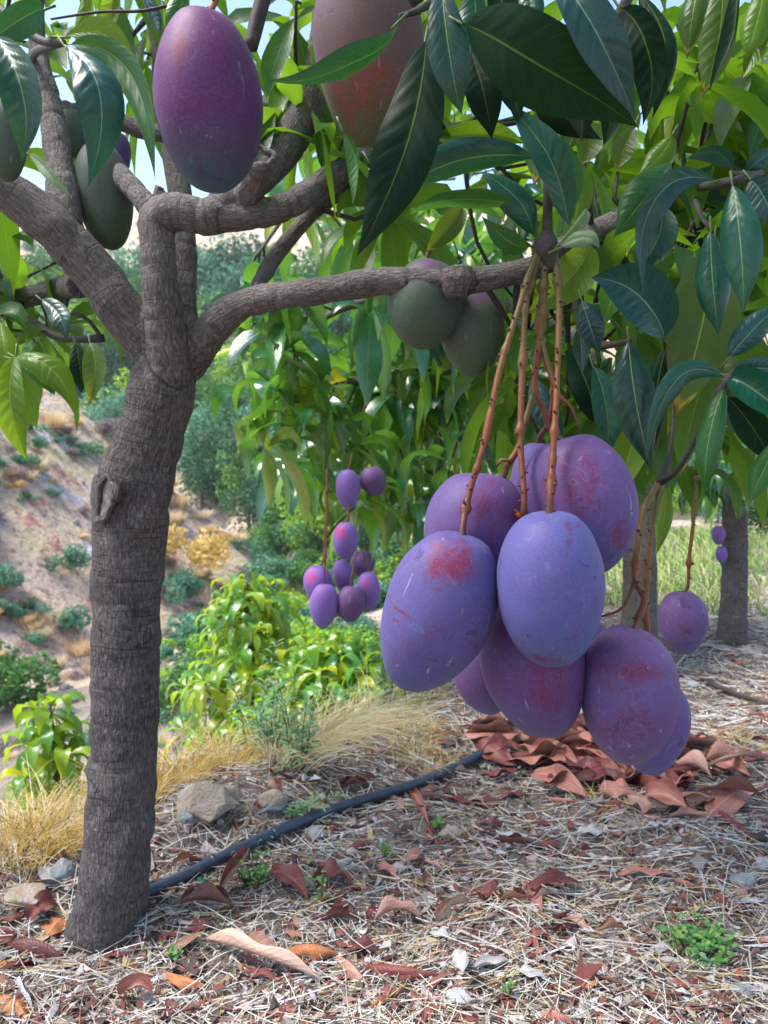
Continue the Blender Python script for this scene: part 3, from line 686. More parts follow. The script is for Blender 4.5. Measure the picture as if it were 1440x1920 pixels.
def region(n, x0, x1, y0, y1, d0, d1, ln, droop=.55, bias=0.0, cnt=(6, 10), avoid=None):
    for _ in range(n):
        x, y, d = rr.uniform(x0, x1), rr.uniform(y0, y1), rr.uniform(d0, d1)
        if avoid and avoid(x, y): continue
        tuft(at(x, y, d), rdir(), rr.randint(*cnt), ln, droop, bias)
region(16, 940, 1480, 0, 420, 1.0, 1.6, .19, .7)
region(22, 1000, 1480, 380, 860, 1.02, 1.6, .19, .8, -.1)
region(9, 960, 1080, 560, 860, 1.2, 1.5, .18, .8, -.05)
region(10, 480, 800, -60, 240, 1.15, 1.7, .19, .6, .05)
region(12, -60, 340, -60, 280, 1.2, 1.8, .19, .6, .05)
region(9, -80, 160, 430, 640, 1.25, 1.6, .17, .7, .0, avoid=lambda x, y: x > 150)
region(4, 640, 860, 250, 450, 1.2, 1.5, .17, .7, .1)
region(8, 1180, 1440, -40, 300, .95, 1.3, .18, .8, .25)
for _ in range(170):                                                  # above the frame: the tree's unseen leaves, widened and thickened to shade the foreground
    x, y = rr.uniform(-2.1, 1.7), rr.uniform(-.8, 2.0)
    z = CAMZ + max(.62, .80 * y) + rr.uniform(.05, .65)
    tuft((x, y, z), rdir(.6), rr.randint(7, 11), .2, .5, maxd=.9)
crown.build('crown', [CROWN, TWIGD], tree)

# ------------------------------------------------------------------ mangoes
def mango_mesh(hw, hl, seed, belly=.10, beak=.06):
    r_ = random.Random(seed); sk_ = r_.uniform(-.05, .05); sh = r_.uniform(-.10, .10); nu, nv_ = 56, 44; vs, tc, fs = [], [], []
    for i in range(nv_ + 1):
        th = math.pi * i / nv_; z = math.cos(th)
        rad = math.sin(th) ** .92 * (1 + belly * z + sk_ * (z * z - .3)) * (1 + .05 * math.sin(th) ** 2)
        zz = z
        if z > .86: zz = z - (z - .86) ** 2 * 3.2                     # dimple at the stalk
        bend = beak * (max(0, -z) ** 2) - .035 * max(0, z) ** 2
        for j in range(nu):
            a = 2 * math.pi * j / nu
            k = 1 + .025 * math.cos(a - 1) * z
            vs.append((hw * (rad * math.cos(a) * (k + sh * max(0, z) * math.cos(a)) + bend), hw * rad * .90 * math.sin(a) * k, hl * zz)); tc.append((rad * math.cos(a), rad * math.sin(a), z))
    vs = np.array(vs); vs = vs * (1 + .028 * vn(vs / hw + seed * 3.1, .9) + .008 * vn(vs / hw + seed * 1.7, 2.6))[:, None]
    for i in range(nv_):
        for j in range(nu):
            k = (j + 1) % nu; fs.append((i * nu + j, (i + 1) * nu + j, (i + 1) * nu + k, i * nu + k))
    return vs, fs, tc
def mango(x, y, hw, hl, d, mt, label, tilt=0, lean=0, turn=0, stalk=None, group=None, belly=.1, beak=.08, name='mango', seed=None, sr=2.9, red=()):
    """x, y centre pixel; half width / half length px; tilt in the picture (deg, + = beak to the right); lean towards the viewer"""
    p = at(x, y, d); seed = seed if seed is not None else int(x * 7 + y)
    vs, fs, tc = mango_mesh(pr(hw, d) , pr(hl, d), seed, belly, beak)
    ta, le, tu = R(tilt), R(lean), R(turn)
    Rz = np.array([[math.cos(tu), -math.sin(tu), 0], [math.sin(tu), math.cos(tu), 0], [0, 0, 1]])
    Rx = np.array([[1, 0, 0], [0, math.cos(le), -math.sin(le)], [0, math.sin(le), math.cos(le)]])
    Ry = np.array([[math.cos(ta), 0, -math.sin(ta)], [0, 1, 0], [math.sin(ta), 0, math.cos(ta)]])
    M = Ry @ Rx @ Rz
    W_ = (np.array(vs) @ M.T); bl = np.zeros(len(W_))
    for (dx, dy, sx_, sy_, amt) in red:                              # sun-reddened patches, in half widths / half lengths from the middle, on the side seen
        e = ((W_[:, 0] / pr(hw, d) - dx) / sx_) ** 2 + ((-W_[:, 2] / pr(hl, d) - dy) / sy_) ** 2
        bl = np.maximum(bl, amt * np.exp(-e) * np.clip(.6 - W_[:, 1] / pr(hw, d), 0, 1))
    def fruit(o_parent, nm):
        me_ = MB(); me_.add(vs, fs, tc, bl); ob = me_.build(nm, MM[mt], None, origin=(0, 0, 0))
        from mathutils import Matrix
        mm = Matrix(M.tolist()).to_4x4()
        if o_parent is None: mm.translation = p; ob.matrix_world = mm
        else: ob.parent = o_parent; ob.matrix_local = mm
        return ob
    top = p + M @ V3((-.035 * pr(hw, d), 0, pr(hl, d) * .935))
    if stalk is None: return tag(fruit(None, name), label, 'mango', group)
    t = thing(name, p, label, 'mango', group); fruit(t, 'fruit')
    mb = MB(); pts = [at(*q) for q in stalk] + [top - M @ V3((0, 0, .004))]
    k = len(pts); rad = [sr * .001 * (1.15 - .25 * i / (k - 1)) for i in range(k)]; rad[-1] *= 1.25
    P, Rr, T, arc = tube(mb, pts, rad, 10, .003, .22, knots=1.5)
    rs = random.Random(seed)
    for _ in range(int(arc[-1] * 75)):                               # scars of fallen flowers
        i = rs.randrange(len(P)); dv = unit(V3((rs.uniform(-1, 1), rs.uniform(-1, .2), rs.uniform(-.2, 1))))
        tube(mb, [P[i], P[i] + dv * Rr[i] * 1.9], [.0017 * rs.uniform(.7, 1.3), .0010], 6, .01, rnd=.95)
    mb.build('stalk', STALK, t)
    return t
ND = .742
# front bunch
mango(824, 1147, 100, 160, .68, 'blush', 'large lavender mango with red blush on its shoulder, lowest left of the front bunch', -17, 6, 20,
      [(1006, 478, ND), (990, 520, .735), (972, 580, .72), (938, 690, .71), (908, 830, .70), (876, 940, .695)], belly=.09, beak=-.15, red=[(.08, -.66, .60, .26, 1.15), (-.05, .05, .3, .18, .7), (-.75, .35, .25, .25, .5)])
mango(1033, 1103, 105, 156, .655, 'front', 'big pale lavender mango foremost in the bunch with small dark scratches', 4, 8, 60,
      [(1040, 470, ND), (1048, 560, .735), (1046, 680, .72), (1040, 800, .70), (1034, 895, .685)], belly=.06, red=[(.1, -.75, .12, .2, .85), (-.25, .82, .5, .14, .8), (.25, .45, .2, .25, .5), (-.05,-.42,.1,.2,.6)])
mango(888, 1000, 92, 120, .75, 'violet', 'violet mango tucked behind the red-blushed one, left side of the bunch', -4, 0, 200,
      [(1010, 480, ND), (988, 560, .74), (980, 690, .735), (976, 830, .725), (982, 930, .705), (976, 968, .71), (940, 930, .74)], red=[(.3, -.5, .8, .6, .8)])
mango(1085, 950, 104, 138, .745, 'violet', 'large violet mango with scuffed skin at the upper right of the front bunch', 14, 0, 130,
      [(1022, 500, ND), (1017, 600, .745), (1003, 720, .748), (1020, 770, .75), (1030, 800, .75)], belly=.06, red=[(-.2, -.3, .8, .5, .85), (.5, .3, .5, .4, .6)])
mango(1005, 925, 48, 100, .80, 'violet', 'partly hidden violet mango peeking from behind the upper right one', -3, 0, 20,
      [(1020, 505, ND), (1014, 640, .75), (1038, 720, .76), (1030, 790, .78), (1012, 818, .79)])
mango(998, 1245, 98, 140, .735, 'dusk', 'dark purple shaded mango hanging lowest beneath the front bunch', 12, 0, 300, belly=.05, red=[(0, 0, .8, .6, .75)])
mango(905, 1262, 55, 82, .80, 'mauve', 'greyish mauve mango half hidden below the red-blushed one', 14, 0, 40)
mango(1112, 1203, 28, 36, 1.25, 'mauve', 'small lilac mango seen in the gap behind the front bunch')
# right pair
mango(1178, 1306, 95, 134, .72, 'mauve', 'mauve mango with pale scratches hanging alone on the two long orange stalks at right', 2, 6, 90,
      [(1236, 905, .83), (1208, 955, .81), (1196, 1030, .79), (1190, 1085, .77), (1208, 1125, .75), (1196, 1160, .735)], red=[(-.1, -.55, .8, .16, .95), (-.3, .1, .8, .8, .55)])
mango(1228, 1362, 60, 92, .80, 'violet', 'violet mango mostly hidden behind the scratched mauve mango', -12, 0, 10,
      [(1240, 905, .83), (1222, 990, .82), (1212, 1090, .81), (1212, 1170, .80), (1216, 1240, .80)])
mango(1281, 1167, 43, 61, 1.15, 'mauve', 'small rosy purple mango hanging alone on a thin stalk at right', 2, 0, 10,
      [(1306, 890, 1.15), (1300, 980, 1.15), (1292, 1050, 1.15), (1290, 1098, 1.15)], sr=2.6, red=[(-.2, -.1, .6, .6, .55)])
# top
mango(392, 191, 103, 160, .74, 'plum', 'large plum mango with maroon patch hanging before the forked limbs', 0, 6, 75,
      [(405, -60, .76), (404, 0, .75)], belly=.0, beak=.05, red=[(-.26, -.30, .18, .27, 1.15), (-.1, -.4, .8, .5, .4)])
mango(692, 95, 98, 170, .76, 'rust', 'reddish brown mango behind the leaf at the top centre', 3, 4, 200, [(700, -130, .78), (690, -90, .77)], red=[(-.1, .55, .8, .4, .75)])
# shaded ones
mango(196, 368, 50, 98, 1.22, 'green', 'grey green mango hanging behind the left limb', 4, 0, 30, red=[(.2, -.75, .9, .5, .9)], stalk=[(205, 200, 1.25), (198, 262, 1.23)])
mango(137, 270, 40, 62, 1.30, 'green', 'small dull green mango half hidden by the left upright limb', 0)
mango(222, 290, 22, 42, 1.4, 'violet', 'small violet mango peeking from behind the blue green leaf at left', 0)
mango(8, 262, 40, 76, .86, 'green', 'dark green mango at the left edge behind the broad leaf', 0)
mango(797, 572, 68, 84, 1.10, 'green', 'round grey green mango hanging behind the horizontal right limb', -18, 0, 20, red=[(.2, -.75, .9, .5, .9)], stalk=[(805, 470, 1.1), (800, 486, 1.1)])
mango(884, 622, 61, 82, 1.14, 'green', 'longer dull green mango beside the round one below the right limb', 6, 0, 120, red=[(.2, -.75, .9, .5, .9)])
mango(1152, 808, 22, 38, 1.25, 'mauve', 'pale lilac mango glimpsed among dark leaves above the bunch', -15)

# side twiglets of the panicles
def fs_(pts, rad, sides=7, step=.006, rough=.1):
    mb = MB(); tube(mb, pts, rad, sides, step, rough); mb.build('fruit_stalk', STALK, tree)
fs_([at(1190, 1085, .77), at(1176, 1125, .76), at(1160, 1145, .76), at(1126, 1156, .76)], [.0022, .0018, .0015, .0010], 7, .006, .1)
fs_([at(1000, 740, .745), at(985, 790, .74), at(972, 840, .74), at(950, 875, .74), at(944, 905, .74)], [.003, .003, .0032, .003, .002], 7, .006, .2)
fs_([at(960, 865, .735), at(940, 862, .735), at(930, 875, .735)], [.002, .002, .0012], 6, .006, .2)
fs_([at(1016, 640, .745), at(1030, 690, .74), at(1048, 740, .735), at(1072, 765, .735), at(1086, 806, .735)], [.0026, .0024, .0022, .0014, .0008], 7, .006, .15)
fs_([at(1036, 905, .685), at(1026, 912, .68)], [.0018, .0012], 6, .006)

# ------------------------------------------------------------------ the row of mango trees behind
def row_tree(name, loc, label, limbs, regions, rt, ln, mats=CROWN2, extra=()):
    t = thing(name, loc, label, 'tree', 'mango trees of the row behind')
    mb = MB(); sk = []
    for pts, rad in limbs: sk.append(tube(mb, pts, rad, 14, .03, .06)[0])
    sk = np.concatenate(sk); cb = MB(); tb = cb
    for (n, x0, x1, y0, y1, d0, d1, droop, bias, poly) in regions:
        k = 0
        while k < n:
            x, y, d = rr.uniform(x0, x1), rr.uniform(y0, y1), rr.uniform(d0, d1); k += 1
            if poly and not poly(x, y): continue
            tuft(at(x, y, d), rdir(.1), rr.randint(7, 11), ln, droop, bias, cb, tb, sk, 8, .5, .32)
    for (x, y, d, n) in extra: tuft(at(x, y, d), (0, -.2, 1), n, ln, .9, -.3, cb, tb, sk, 8, .9, .23)
    mb.build('trunk', BARK2, t); cb.build('crown', [mats, TWIGD], t)
    return t
b1 = gp(1195, 1262); z1 = gdepth(b1); print('row1', b1, z1)
row_tree('mango_tree', b1, 'mango tree behind the front bunch with crown reaching left over the slope',
   [([b1 + V3((0, 0, -.1)), b1 + V3((0, 0, .3)), at(1192, 900, z1), at(1180, 760, z1)], [.075, .058, .055, .05]),
    ([at(1182, 780, z1), at(1080, 640, z1 - .1), at(900, 560, z1 - .15), at(700, 560, z1 - .1), at(600, 600, z1)], [.04, .032, .026, .018, .010]),
    ([at(1182, 780, z1), at(1040, 740, z1 + .05), at(860, 700, z1 + .1), at(720, 720, z1 + .1), at(560, 700, z1)], [.035, .028, .02, .014, .008]),
    ([at(900, 560, z1 - .15), at(760, 420, z1), at(620, 320, z1 + .1), at(480, 480, z1 + .1)], [.022, .018, .014, .006]),
    ([at(1182, 780, z1), at(1250, 560, z1 + .2), at(1330, 300, z1 + .3)], [.04, .03, .02])],
   [(50, 450, 900, 430, 760, z1 - .5, z1 + .5, .62, .03, lambda x, y: y > 560 - (x - 470) * .5 and not (x < 560 and y > 700)),
    (25, 480, 880, 690, 930, z1 - .4, z1 + .4, .95, .02, lambda x, y: x > 480 + (y - 700) * .28),
    (5, 560, 860, 860, 930, z1 - .2, z1 + .3, 1.0, .05, None),
    (30, 880, 1180, 300, 860, z1, z1 + .6, .8, -.05, None),
    (20, 520, 900, 120, 420, z1, z1 + .8, .7, .2, None),
    (26, 1180, 1480, 60, 480, z1 - .3, z1 + .8, .8, .25, None)], None, .225)
b2 = gp(1372, 1208); z2 = gdepth(b2); print('row2', b2, z2)
row_tree('mango_tree', b2, 'mango tree with slim pale trunk farthest right in the row', 
   [([b2 + V3((0, 0, -.1)), b2 + V3((0, 0, .02)), b2 + V3((0, 0, .2)), at(1378, 1000, z2), at(1375, 930, z2)], [.085, .062, .053, .050, .045]),
    ([at(1376, 950, z2), at(1345, 900, z2), at(1310, 800, z2), at(1240, 700, z2)], [.03, .025, .02, .01]),
    ([at(1376, 950, z2), at(1400, 860, z2), at(1480, 700, z2)], [.035, .03, .02])],
   [(34, 1230, 1560, 420, 900, z2 - .3, z2 + .5, .9, -.1, None)], None, .19, extra=[(1392, 852, z2 - .35, 14), (1440, 900, z2 - .2, 10), (1330, 905, z2, 9)])
b3 = at(1620, 1110, 5.2); b3[2] = H(b3[0], b3[1])
row_tree('mango_tree', b3, 'distant mango tree at the right end beyond the slim trunk', [([b3, b3 + V3((0, 0, .6)), b3 + V3((.05, .05, 1.0))], [.07, .055, .05])],
   [(24, 1330, 1700, 620, 960, 4.6, 5.6, .9, 0, None)], None, .2)
# fruit of the row trees
FB = [(652, 917, 22, 36), (700, 902, 26, 31), (648, 1013, 24, 36), (596, 1095, 27, 38), (607, 1135, 26, 40), (657, 1132, 25, 37), (692, 1107, 23, 35), (644, 1083, 22, 34), (680, 1058, 23, 28)]
FL = ['small purple mango hanging high among the leaves of the far bunch', 'roundish pink mango beside the topmost one of the far bunch', 'red-flushed purple mango above the cluster of the far bunch',
      'pinkish mango on the left flank of the far bunch', 'lowest left purple mango of the far bunch', 'lowest right violet mango of the far bunch', 'dark violet mango on the right flank of the far bunch',
      'lavender mango in the middle of the far bunch', 'pinkish mango at the back of the far bunch']
FD = [q - .36 for q in (.02, .05, 0, 0, -.07, -.06, -.01, .05, .1)]; zf = z1 - .12
FS = [[(660, 850), (655, 875)], None, [(655, 940), (653, 970)], [(612, 880), (610, 980), (606, 1050)], [(614, 880), (612, 1000), (608, 1080)], [(668, 1035), (662, 1070), (658, 1090)], [(682, 1040), (690, 1065)], None, None]
for i, (x, y, hw, hl) in enumerate(FB):
    mango(x, y, hw * [1, .95, 1.05, 1, 1, 1.05, .95, .9, 1][i], hl * [1.08, .92, 1, .96, 1.08, .96, 1.05, 1.05, .9][i], zf + FD[i], 'mauve' if i in (1, 5, 8) else 'far', FL[i], [0, 10, -2, 4, -3, 0, 6, 12, -8][i], 0, i * 40,
          None if FS[i] is None else [(a, b, zf + FD[i]) for a, b in FS[i]], 'mangoes of the far bunch', sr=2.6, red=[(-.4, -.5, .6, .45, [0, .4, .95, .9, .3, .2, .7, 0, .4][i])])
mango(1347, 1003, 12, 18, z2 - .05, 'far', 'tiny lilac mango beside the slim right trunk, upper of two', 0)
mango(1353, 1040, 10, 17, z2 - .05, 'far', 'tiny lilac mango beside the slim right trunk, lower of two', 0)

# ------------------------------------------------------------------ young mango trees on the slope below
def young_tree(px, py, d, size, n, label, base_y):
    p0 = at(px, base_y, d); g = p0.copy(); g[2] = H(g[0], g[1])
    t = thing('young_mango_tree', g, label, 'tree', 'young mango trees below the terrace edge')
    top = at(px, py, d); cb, mb = MB(), MB(); tb = cb
    P = tube(mb, [g - V3((0, 0, .05)), (g + top) / 2 + V3((.03, 0, 0)), top], [.025, .018, .008], 8, .04, .08)[0]
    hgt = top[2] - g[2]
    for i in range(n):
        k = i / n; a = i * 2.4; z = top[2] - hgt * .95 * k * rr.uniform(.8, 1.05); rad = size * (.15 + .95 * math.sqrt(k)) * rr.uniform(.5, 1.0)
        q = V3((top[0] + math.cos(a) * rad, top[1] + math.sin(a) * rad, z))
        tuft(q, unit(V3((math.cos(a) * .7, math.sin(a) * .7, .8))), rr.randint(9, 13), .17, .85, .0, cb, tb, P, 7, 1.2, .29)
    mb.build('trunk', BARK2, t); cb.build('crown', [BUSH, TWIG], t)
young_tree(462, 1090, 3.6, .40, 52, 'bushy yellow green young mango tree right of the main trunk', 1480)
young_tree(628, 1200, 3.3, .48, 50, 'low spreading young mango tree under the far bunch', 1450)
young_tree(742, 1225, 3.1, .30, 24, 'small young mango tree half hidden behind the red-blushed mango', 1420)
young_tree(92, 1318, 2.7, .20, 20, 'little young mango tree left of the main trunk', 1560)

# ------------------------------------------------------------------ shrubs and trees over the hills
def fol_mat(name, a, b, c):
    m, n, o = mat(name); r = attr(n, 'rnd').outputs['Fac']
    oi = N(n, 'ObjectInfo').outputs['Random']
    col = ramp(n, r, [(0, a), (.5, b), (1, c)])
    col = mixc(n, mapr(n, oi, 0, 1, 0, .5), col, mixc(n, 1.0, col, (1.7, 1.2, .8), 'MULTIPLY'))
    p = bsdf(n, None, col, .6, None, .2)
    tr = N(n, 'BsdfTranslucent'); L(n, col, tr.inputs[0]); mx = N(n, 'MixShader'); mx.inputs[0].default_value = .35
    L(n, p.outputs[0], mx.inputs[1]); L(n, tr.outputs[0], mx.inputs[2]); L(n, mx.outputs[0], o.inputs[0]); return m
FM = {'pine': fol_mat('foliage_pine', (.04, .13, .05), (.08, .21, .06), (.16, .33, .07)),
      'teal': fol_mat('foliage_grey_green', (.05, .16, .11), (.09, .25, .16), (.16, .35, .22)),
      'lime': fol_mat('foliage_lime', (.12, .28, .04), (.22, .42, .05), (.34, .55, .09)),
      'gold': fol_mat('foliage_gold', (.38, .28, .07), (.52, .40, .13), (.62, .52, .24)),
      'dark': fol_mat('foliage_dark', (.02, .07, .04), (.04, .11, .06), (.08, .17, .08))}
def clump_mesh(name, m, n, leaf, lobes, seed, trunk_=False, flat=.85, cone=False):
    r_ = np.random.default_rng(seed); mb = MB()
    cs = []
    for k in range(lobes):
        a = r_.random() * 6.28; q = r_.random() ** .5 * .5; z = r_.uniform(.25, .8)
        if cone: q *= (1.05 - z) * 1.2
        cs.append((math.cos(a) * q, math.sin(a) * q, z, r_.uniform(.22, .36) * (1.25 - z * .5 if cone else 1)))
    for i in range(n):
        c = cs[r_.integers(lobes)]; d = r_.normal(size=3); d /= np.linalg.norm(d); rad = c[3] * (.55 + .5 * r_.random() ** .5)
        p = V3(c[:3]) + d * V3((1, 1, flat)) * rad
        if p[2] < .0: continue
        nr = unit(d * .6 + r_.normal(size=3) * .7); s = unit(np.cross(nr, r_.normal(size=3))); u2 = np.cross(nr, s); l = leaf * r_.uniform(.6, 1.3)
        mb.add([p - s * l * .5, p + u2 * l * .28, p + s * l * .6, p - u2 * l * .28], [(0, 1, 2, 3)], None, float(np.clip(.45 + .25 * r_.normal() + .25 * (p[2] - .5), 0, 1)))
    o = mb.build(name, m); C.objects.unlink(o); me_ = o.data; bpy.data.objects.remove(o); return me_
PROTO = {
 'shrub_teal': [clump_mesh('shrub', FM['teal'], 1500, .09, 7, s) for s in (1, 2)], 'shrub_lime': [clump_mesh('shrub', FM['lime'], 1500, .09, 7, s) for s in (3, 4)],
 'shrub_gold': [clump_mesh('shrub', FM['gold'], 1300, .08, 6, 5)], 'shrub_pine': [clump_mesh('shrub', FM['pine'], 1800, .08, 8, s) for s in (6, 7)],
 'tree_pine': [clump_mesh('crown', FM['pine'], 2200, .065, 12, s, cone=True) for s in (8, 9)], 'tree_lime': [clump_mesh('crown', FM['lime'], 2200, .065, 11, s) for s in (10, 11)],
 'tree_teal': [clump_mesh('crown', FM['teal'], 2200, .065, 11, s) for s in (12, 13)], 'tree_dark': [clump_mesh('crown', FM['dark'], 2200, .065, 11, s) for s in (14,)]}
def tuft_mesh():
    mb = MB(); r_ = np.random.default_rng(77)
    for i in range(420):
        a = r_.random() * 6.28; q = r_.random() ** .5 * .45; b = V3((math.cos(a) * q, math.sin(a) * q, 0)); l = r_.uniform(.35, 1.0)
        t = b + V3((math.cos(a) * .4 * l + r_.normal() * .12, math.sin(a) * .4 * l + r_.normal() * .12, l)); sd = V3((-math.sin(a), math.cos(a), 0)) * .022
        mb.add([b - sd, b + sd, t], [(0, 1, 2)], None, r_.random())
    o = mb.build('dry_tuft', fol_mat('foliage_straw', (.40, .32, .20), (.54, .46, .30), (.66, .60, .46))); C.objects.unlink(o); me_ = o.data; bpy.data.objects.remove(o); return me_
def boulder_mesh():
    import bmesh
    r_ = np.random.default_rng(5); bm = bmesh.new(); bmesh.ops.create_icosphere(bm, subdivisions=3, radius=.5)
    for v in bm.verts:
        k = 1 + .5 * float(vn(V3(v.co), 2.6)); v.co = Vector((v.co.x * k, v.co.y * k * .8, v.co.z * k * .8 + .15))
    me_ = bpy.data.meshes.new('boulder'); bm.to_mesh(me_); bm.free(); me_.materials.append(plain('hill_stone', (.34, .29, .30), .9, 4, .5, .8, .2)); return me_
PROTO['twiggy'] = [clump_mesh('scrub', fol_mat('foliage_grey', (.13, .10, .12), (.24, .20, .22), (.36, .32, .30)), 1100, .07, 6, 31)]
PROTO['dry'] = [tuft_mesh()]; PROTO['stone'] = [boulder_mesh()]
TRM = plain('far_trunk', (.10, .08, .065), .9, 6)
_tm = MB(); tube(_tm, [V3((0, 0, -.15)), V3((.02, 0, .25)), V3((0, .01, .6))], [.045, .035, .02], 7, .1)
_to = _tm.build('trunk', TRM); TRUNKME = _to.data; bpy.data.objects.remove(_to)
rs = random.Random(5)
def plant(kind, px, py, wpx, label, name, cat, group, hs=1.0):
    p = gp(px, py)
    if p is None: return
    d = gdepth(p); s = pr(wpx, d)
    me_ = rs.choice(PROTO[kind])
    if kind.startswith('tree'):
        e = thing(name, p, label, cat, group); e.scale = (s, s, s * hs); e.rotation_euler = (0, 0, rs.random() * 6)
        c = bpy.data.objects.new('crown', me_); C.objects.link(c); c.parent = e
        k = bpy.data.objects.new('trunk', TRUNKME); C.objects.link(k); k.parent = e
    else:
        o = bpy.data.objects.new(name, me_); C.objects.link(o); o.location = tuple(p - V3((0, 0, .12 * s))); o.scale = (s, s, s * hs); o.rotation_euler = (0, 0, rs.random() * 6)
        tag(o, label, cat, group)
# particular shrubs of the left slope
plant('shrub_teal', 120, 1078, 62, 'round grey green shrub on red soil left of the trunk', 'shrub', 'shrub', 'shrubs on the dry slope')
plant('shrub_teal', 132, 1185, 56, 'pale teal shrub halfway down the dry slope', 'shrub', 'shrub', 'shrubs on the dry slope')
plant('shrub_pine', 20, 1330, 170, 'large dark green shrub at the left edge of the slope', 'shrub', 'shrub', 'shrubs on the dry slope')
plant('shrub_gold', 350, 1092, 135, 'golden yellow shrub just right of the trunk', 'shrub', 'shrub', 'shrubs on the dry slope')
plant('shrub_teal', 330, 1140, 76, 'dull green shrub below the golden one', 'shrub', 'shrub', 'shrubs on the dry slope')
plant('shrub_teal', 5, 1110, 60, 'grey green shrub at the left edge by the red soil', 'shrub', 'shrub', 'shrubs on the dry slope')
plant('shrub_pine', 318, 1330, 110, 'deep green shrub low on the slope beside the trunk', 'shrub', 'shrub', 'shrubs on the dry slope')
for i in range(6):
    px, py = rs.uniform(-80, 420), rs.uniform(800, 1230)
    if py < 760 + max(0, px - 120) * .85: continue
    plant(rs.choice(['shrub_teal', 'shrub_gold', 'shrub_teal']), px, py, rs.uniform(22, 46), 'low scrub tuft dotting the dry slope', 'shrub', 'shrub', 'scrub tufts on the slope', rs.uniform(.5, .8))
# trees of the valley and the far slope
for i in range(420):
    px, py = rs.uniform(-140, 960), rs.uniform(575, 1130)
    g = gp(px, py)
    if g is None or gdepth(g) < 21.8: continue
    k = rs.choice(['tree_pine', 'tree_teal', 'tree_lime', 'tree_pine', 'tree_pine', 'tree_dark', 'tree_dark'])
    plant(k, px, py, rs.uniform(70, 130), 'bushy tree of the wooded valley below the far slope', 'tree', 'tree', 'trees of the wooded valley', rs.uniform(.85, 1.25))
for i in range(800):
    px, py = rs.uniform(-120, 680), rs.uniform(770, 1420)
    g = gp(px, py)
    if g is None or gdepth(g) > 26 or gdepth(g) < 2.7: continue
    if gdepth(g) > 7 and float(vn2(g[0:1], g[1:2], .45)[0]) < rs.uniform(-.5, .5): continue
    k = rs.choice(['dry', 'dry', 'stone', 'twiggy', 'twiggy', 'shrub_teal'])
    if k == 'shrub_teal':
        plant(k, px, py, rs.uniform(20, 60), 'low scrub tuft dotting the dry slope', 'shrub', 'shrub', 'scrub tufts on the slope', rs.uniform(.5, .8)); continue
    if k == 'twiggy':
        plant('twiggy', px, py, rs.uniform(22, 60), 'grey brown leafless scrub on the slope beyond the terrace', 'scrub', 'shrub', 'leafless scrub on the slope', rs.uniform(.5, .8)); continue
    plant(k, px, py, (rs.uniform(16, 52) if k == 'dry' else rs.uniform(10, 26)) * (1 if gdepth(g) > 5 else 1.7), 'dry straw tuft on the slope beyond the terrace' if k == 'dry' else 'small grey boulder on the slope beyond the terrace', 'dry_tuft' if k == 'dry' else 'boulder', 'dry tuft' if k == 'dry' else 'boulder',
          'dry tufts on the slope' if k == 'dry' else 'boulders on the slope', rs.uniform(.4, .8))
for i in range(95):
    px, py = rs.uniform(-100, 900), rs.uniform(360, 585)
    plant(rs.choice(['shrub_teal', 'shrub_lime', 'shrub_pine', 'shrub_pine']), px, py, rs.uniform(16, 46), 'small shrub on the pale far hillside', 'shrub', 'shrub', 'shrubs on the far hillside', .8)
for i in range(165):
    px, py = rs.uniform(300, 900), rs.uniform(900, 1300)
    g = gp(px, py)
    if g is None or gdepth(g) < 4.6 or (gdepth(g) > 9.5 and px < 480): continue
    plant(rs.choice(['shrub_lime', 'shrub_teal', 'shrub_pine', 'shrub_teal']), px, py, rs.uniform(45, 95), 'leafy shrub filling the valley floor behind the young trees', 'shrub', 'shrub', 'shrubs of the valley floor', rs.uniform(.7, 1.0))
for i in range(60):
    px, py = rs.uniform(960, 1520), rs.uniform(820, 1010)
    plant(rs.choice(['tree_lime', 'tree_teal', 'tree_pine', 'tree_dark']), px, py, rs.uniform(60, 110), 'leafy tree of the wood behind the orchard row', 'tree', 'tree', 'trees of the wood at right', 1.0)

# ------------------------------------------------------------------ things on the ground
def litter_mat(name, stops, rough=.75, trans=.0, spec=.3):
    m, n, o = mat(name); r = attr(n, 'rnd').outputs['Fac']; t = attr(n, 'tc').outputs['Vector']
    f = noise(n, N(n, 'TexCoord').outputs['Object'], 130, 3, .6)
    col = ramp(n, r, stops, 'LINEAR'); col = mixc(n, mapr(n, f, .4, .7, 0, .5), col, mixc(n, 1.0, col, (.5, .45, .42), 'MULTIPLY'))
    bsdf(n, o, col, rough, bump(n, f, .4, .002), spec); return m
STRAW = litter_mat('straw', [(0, (.09, .065, .055)), (.2, (.30, .25, .20)), (.4, (.54, .51, .47)), (.6, (.66, .66, .70)), (.74, (.52, .36, .12)), (.84, (.70, .66, .60)), (.90, (.24, .06, .045)), (1, (.09, .04, .035))])
CHIP = litter_mat('leaf_chips', [(0, (.05, .035, .03)), (.2, (.18, .13, .11)), (.38, (.42, .38, .37)), (.50, (.52, .50, .52)), (.60, (.24, .085, .065)), (.88, (.15, .04, .035)), (1, (.46, .36, .22))], .7)
GOLD = litter_mat('dry_grass', [(0, (.50, .28, .05)), (.35, (.66, .42, .09)), (.7, (.72, .54, .20)), (1, (.72, .62, .40))], .7)
PALEG = litter_mat('pale_dry_grass', [(0, (.52, .38, .15)), (.5, (.70, .58, .32)), (1, (.76, .70, .52))], .7)
def on_terrace(x, y): return (x - np.interp(y, EY, EX)) * .75 > -.12
st = MB(); n_s = 36000
ys = np.where(rng.random(n_s) < .72, .85 + 3.2 * rng.random(n_s) ** 2.0, rng.uniform(1.8, 5.2, n_s)); xs = (rng.random(n_s) * 2 - 1) * (ys * .62 + .12)
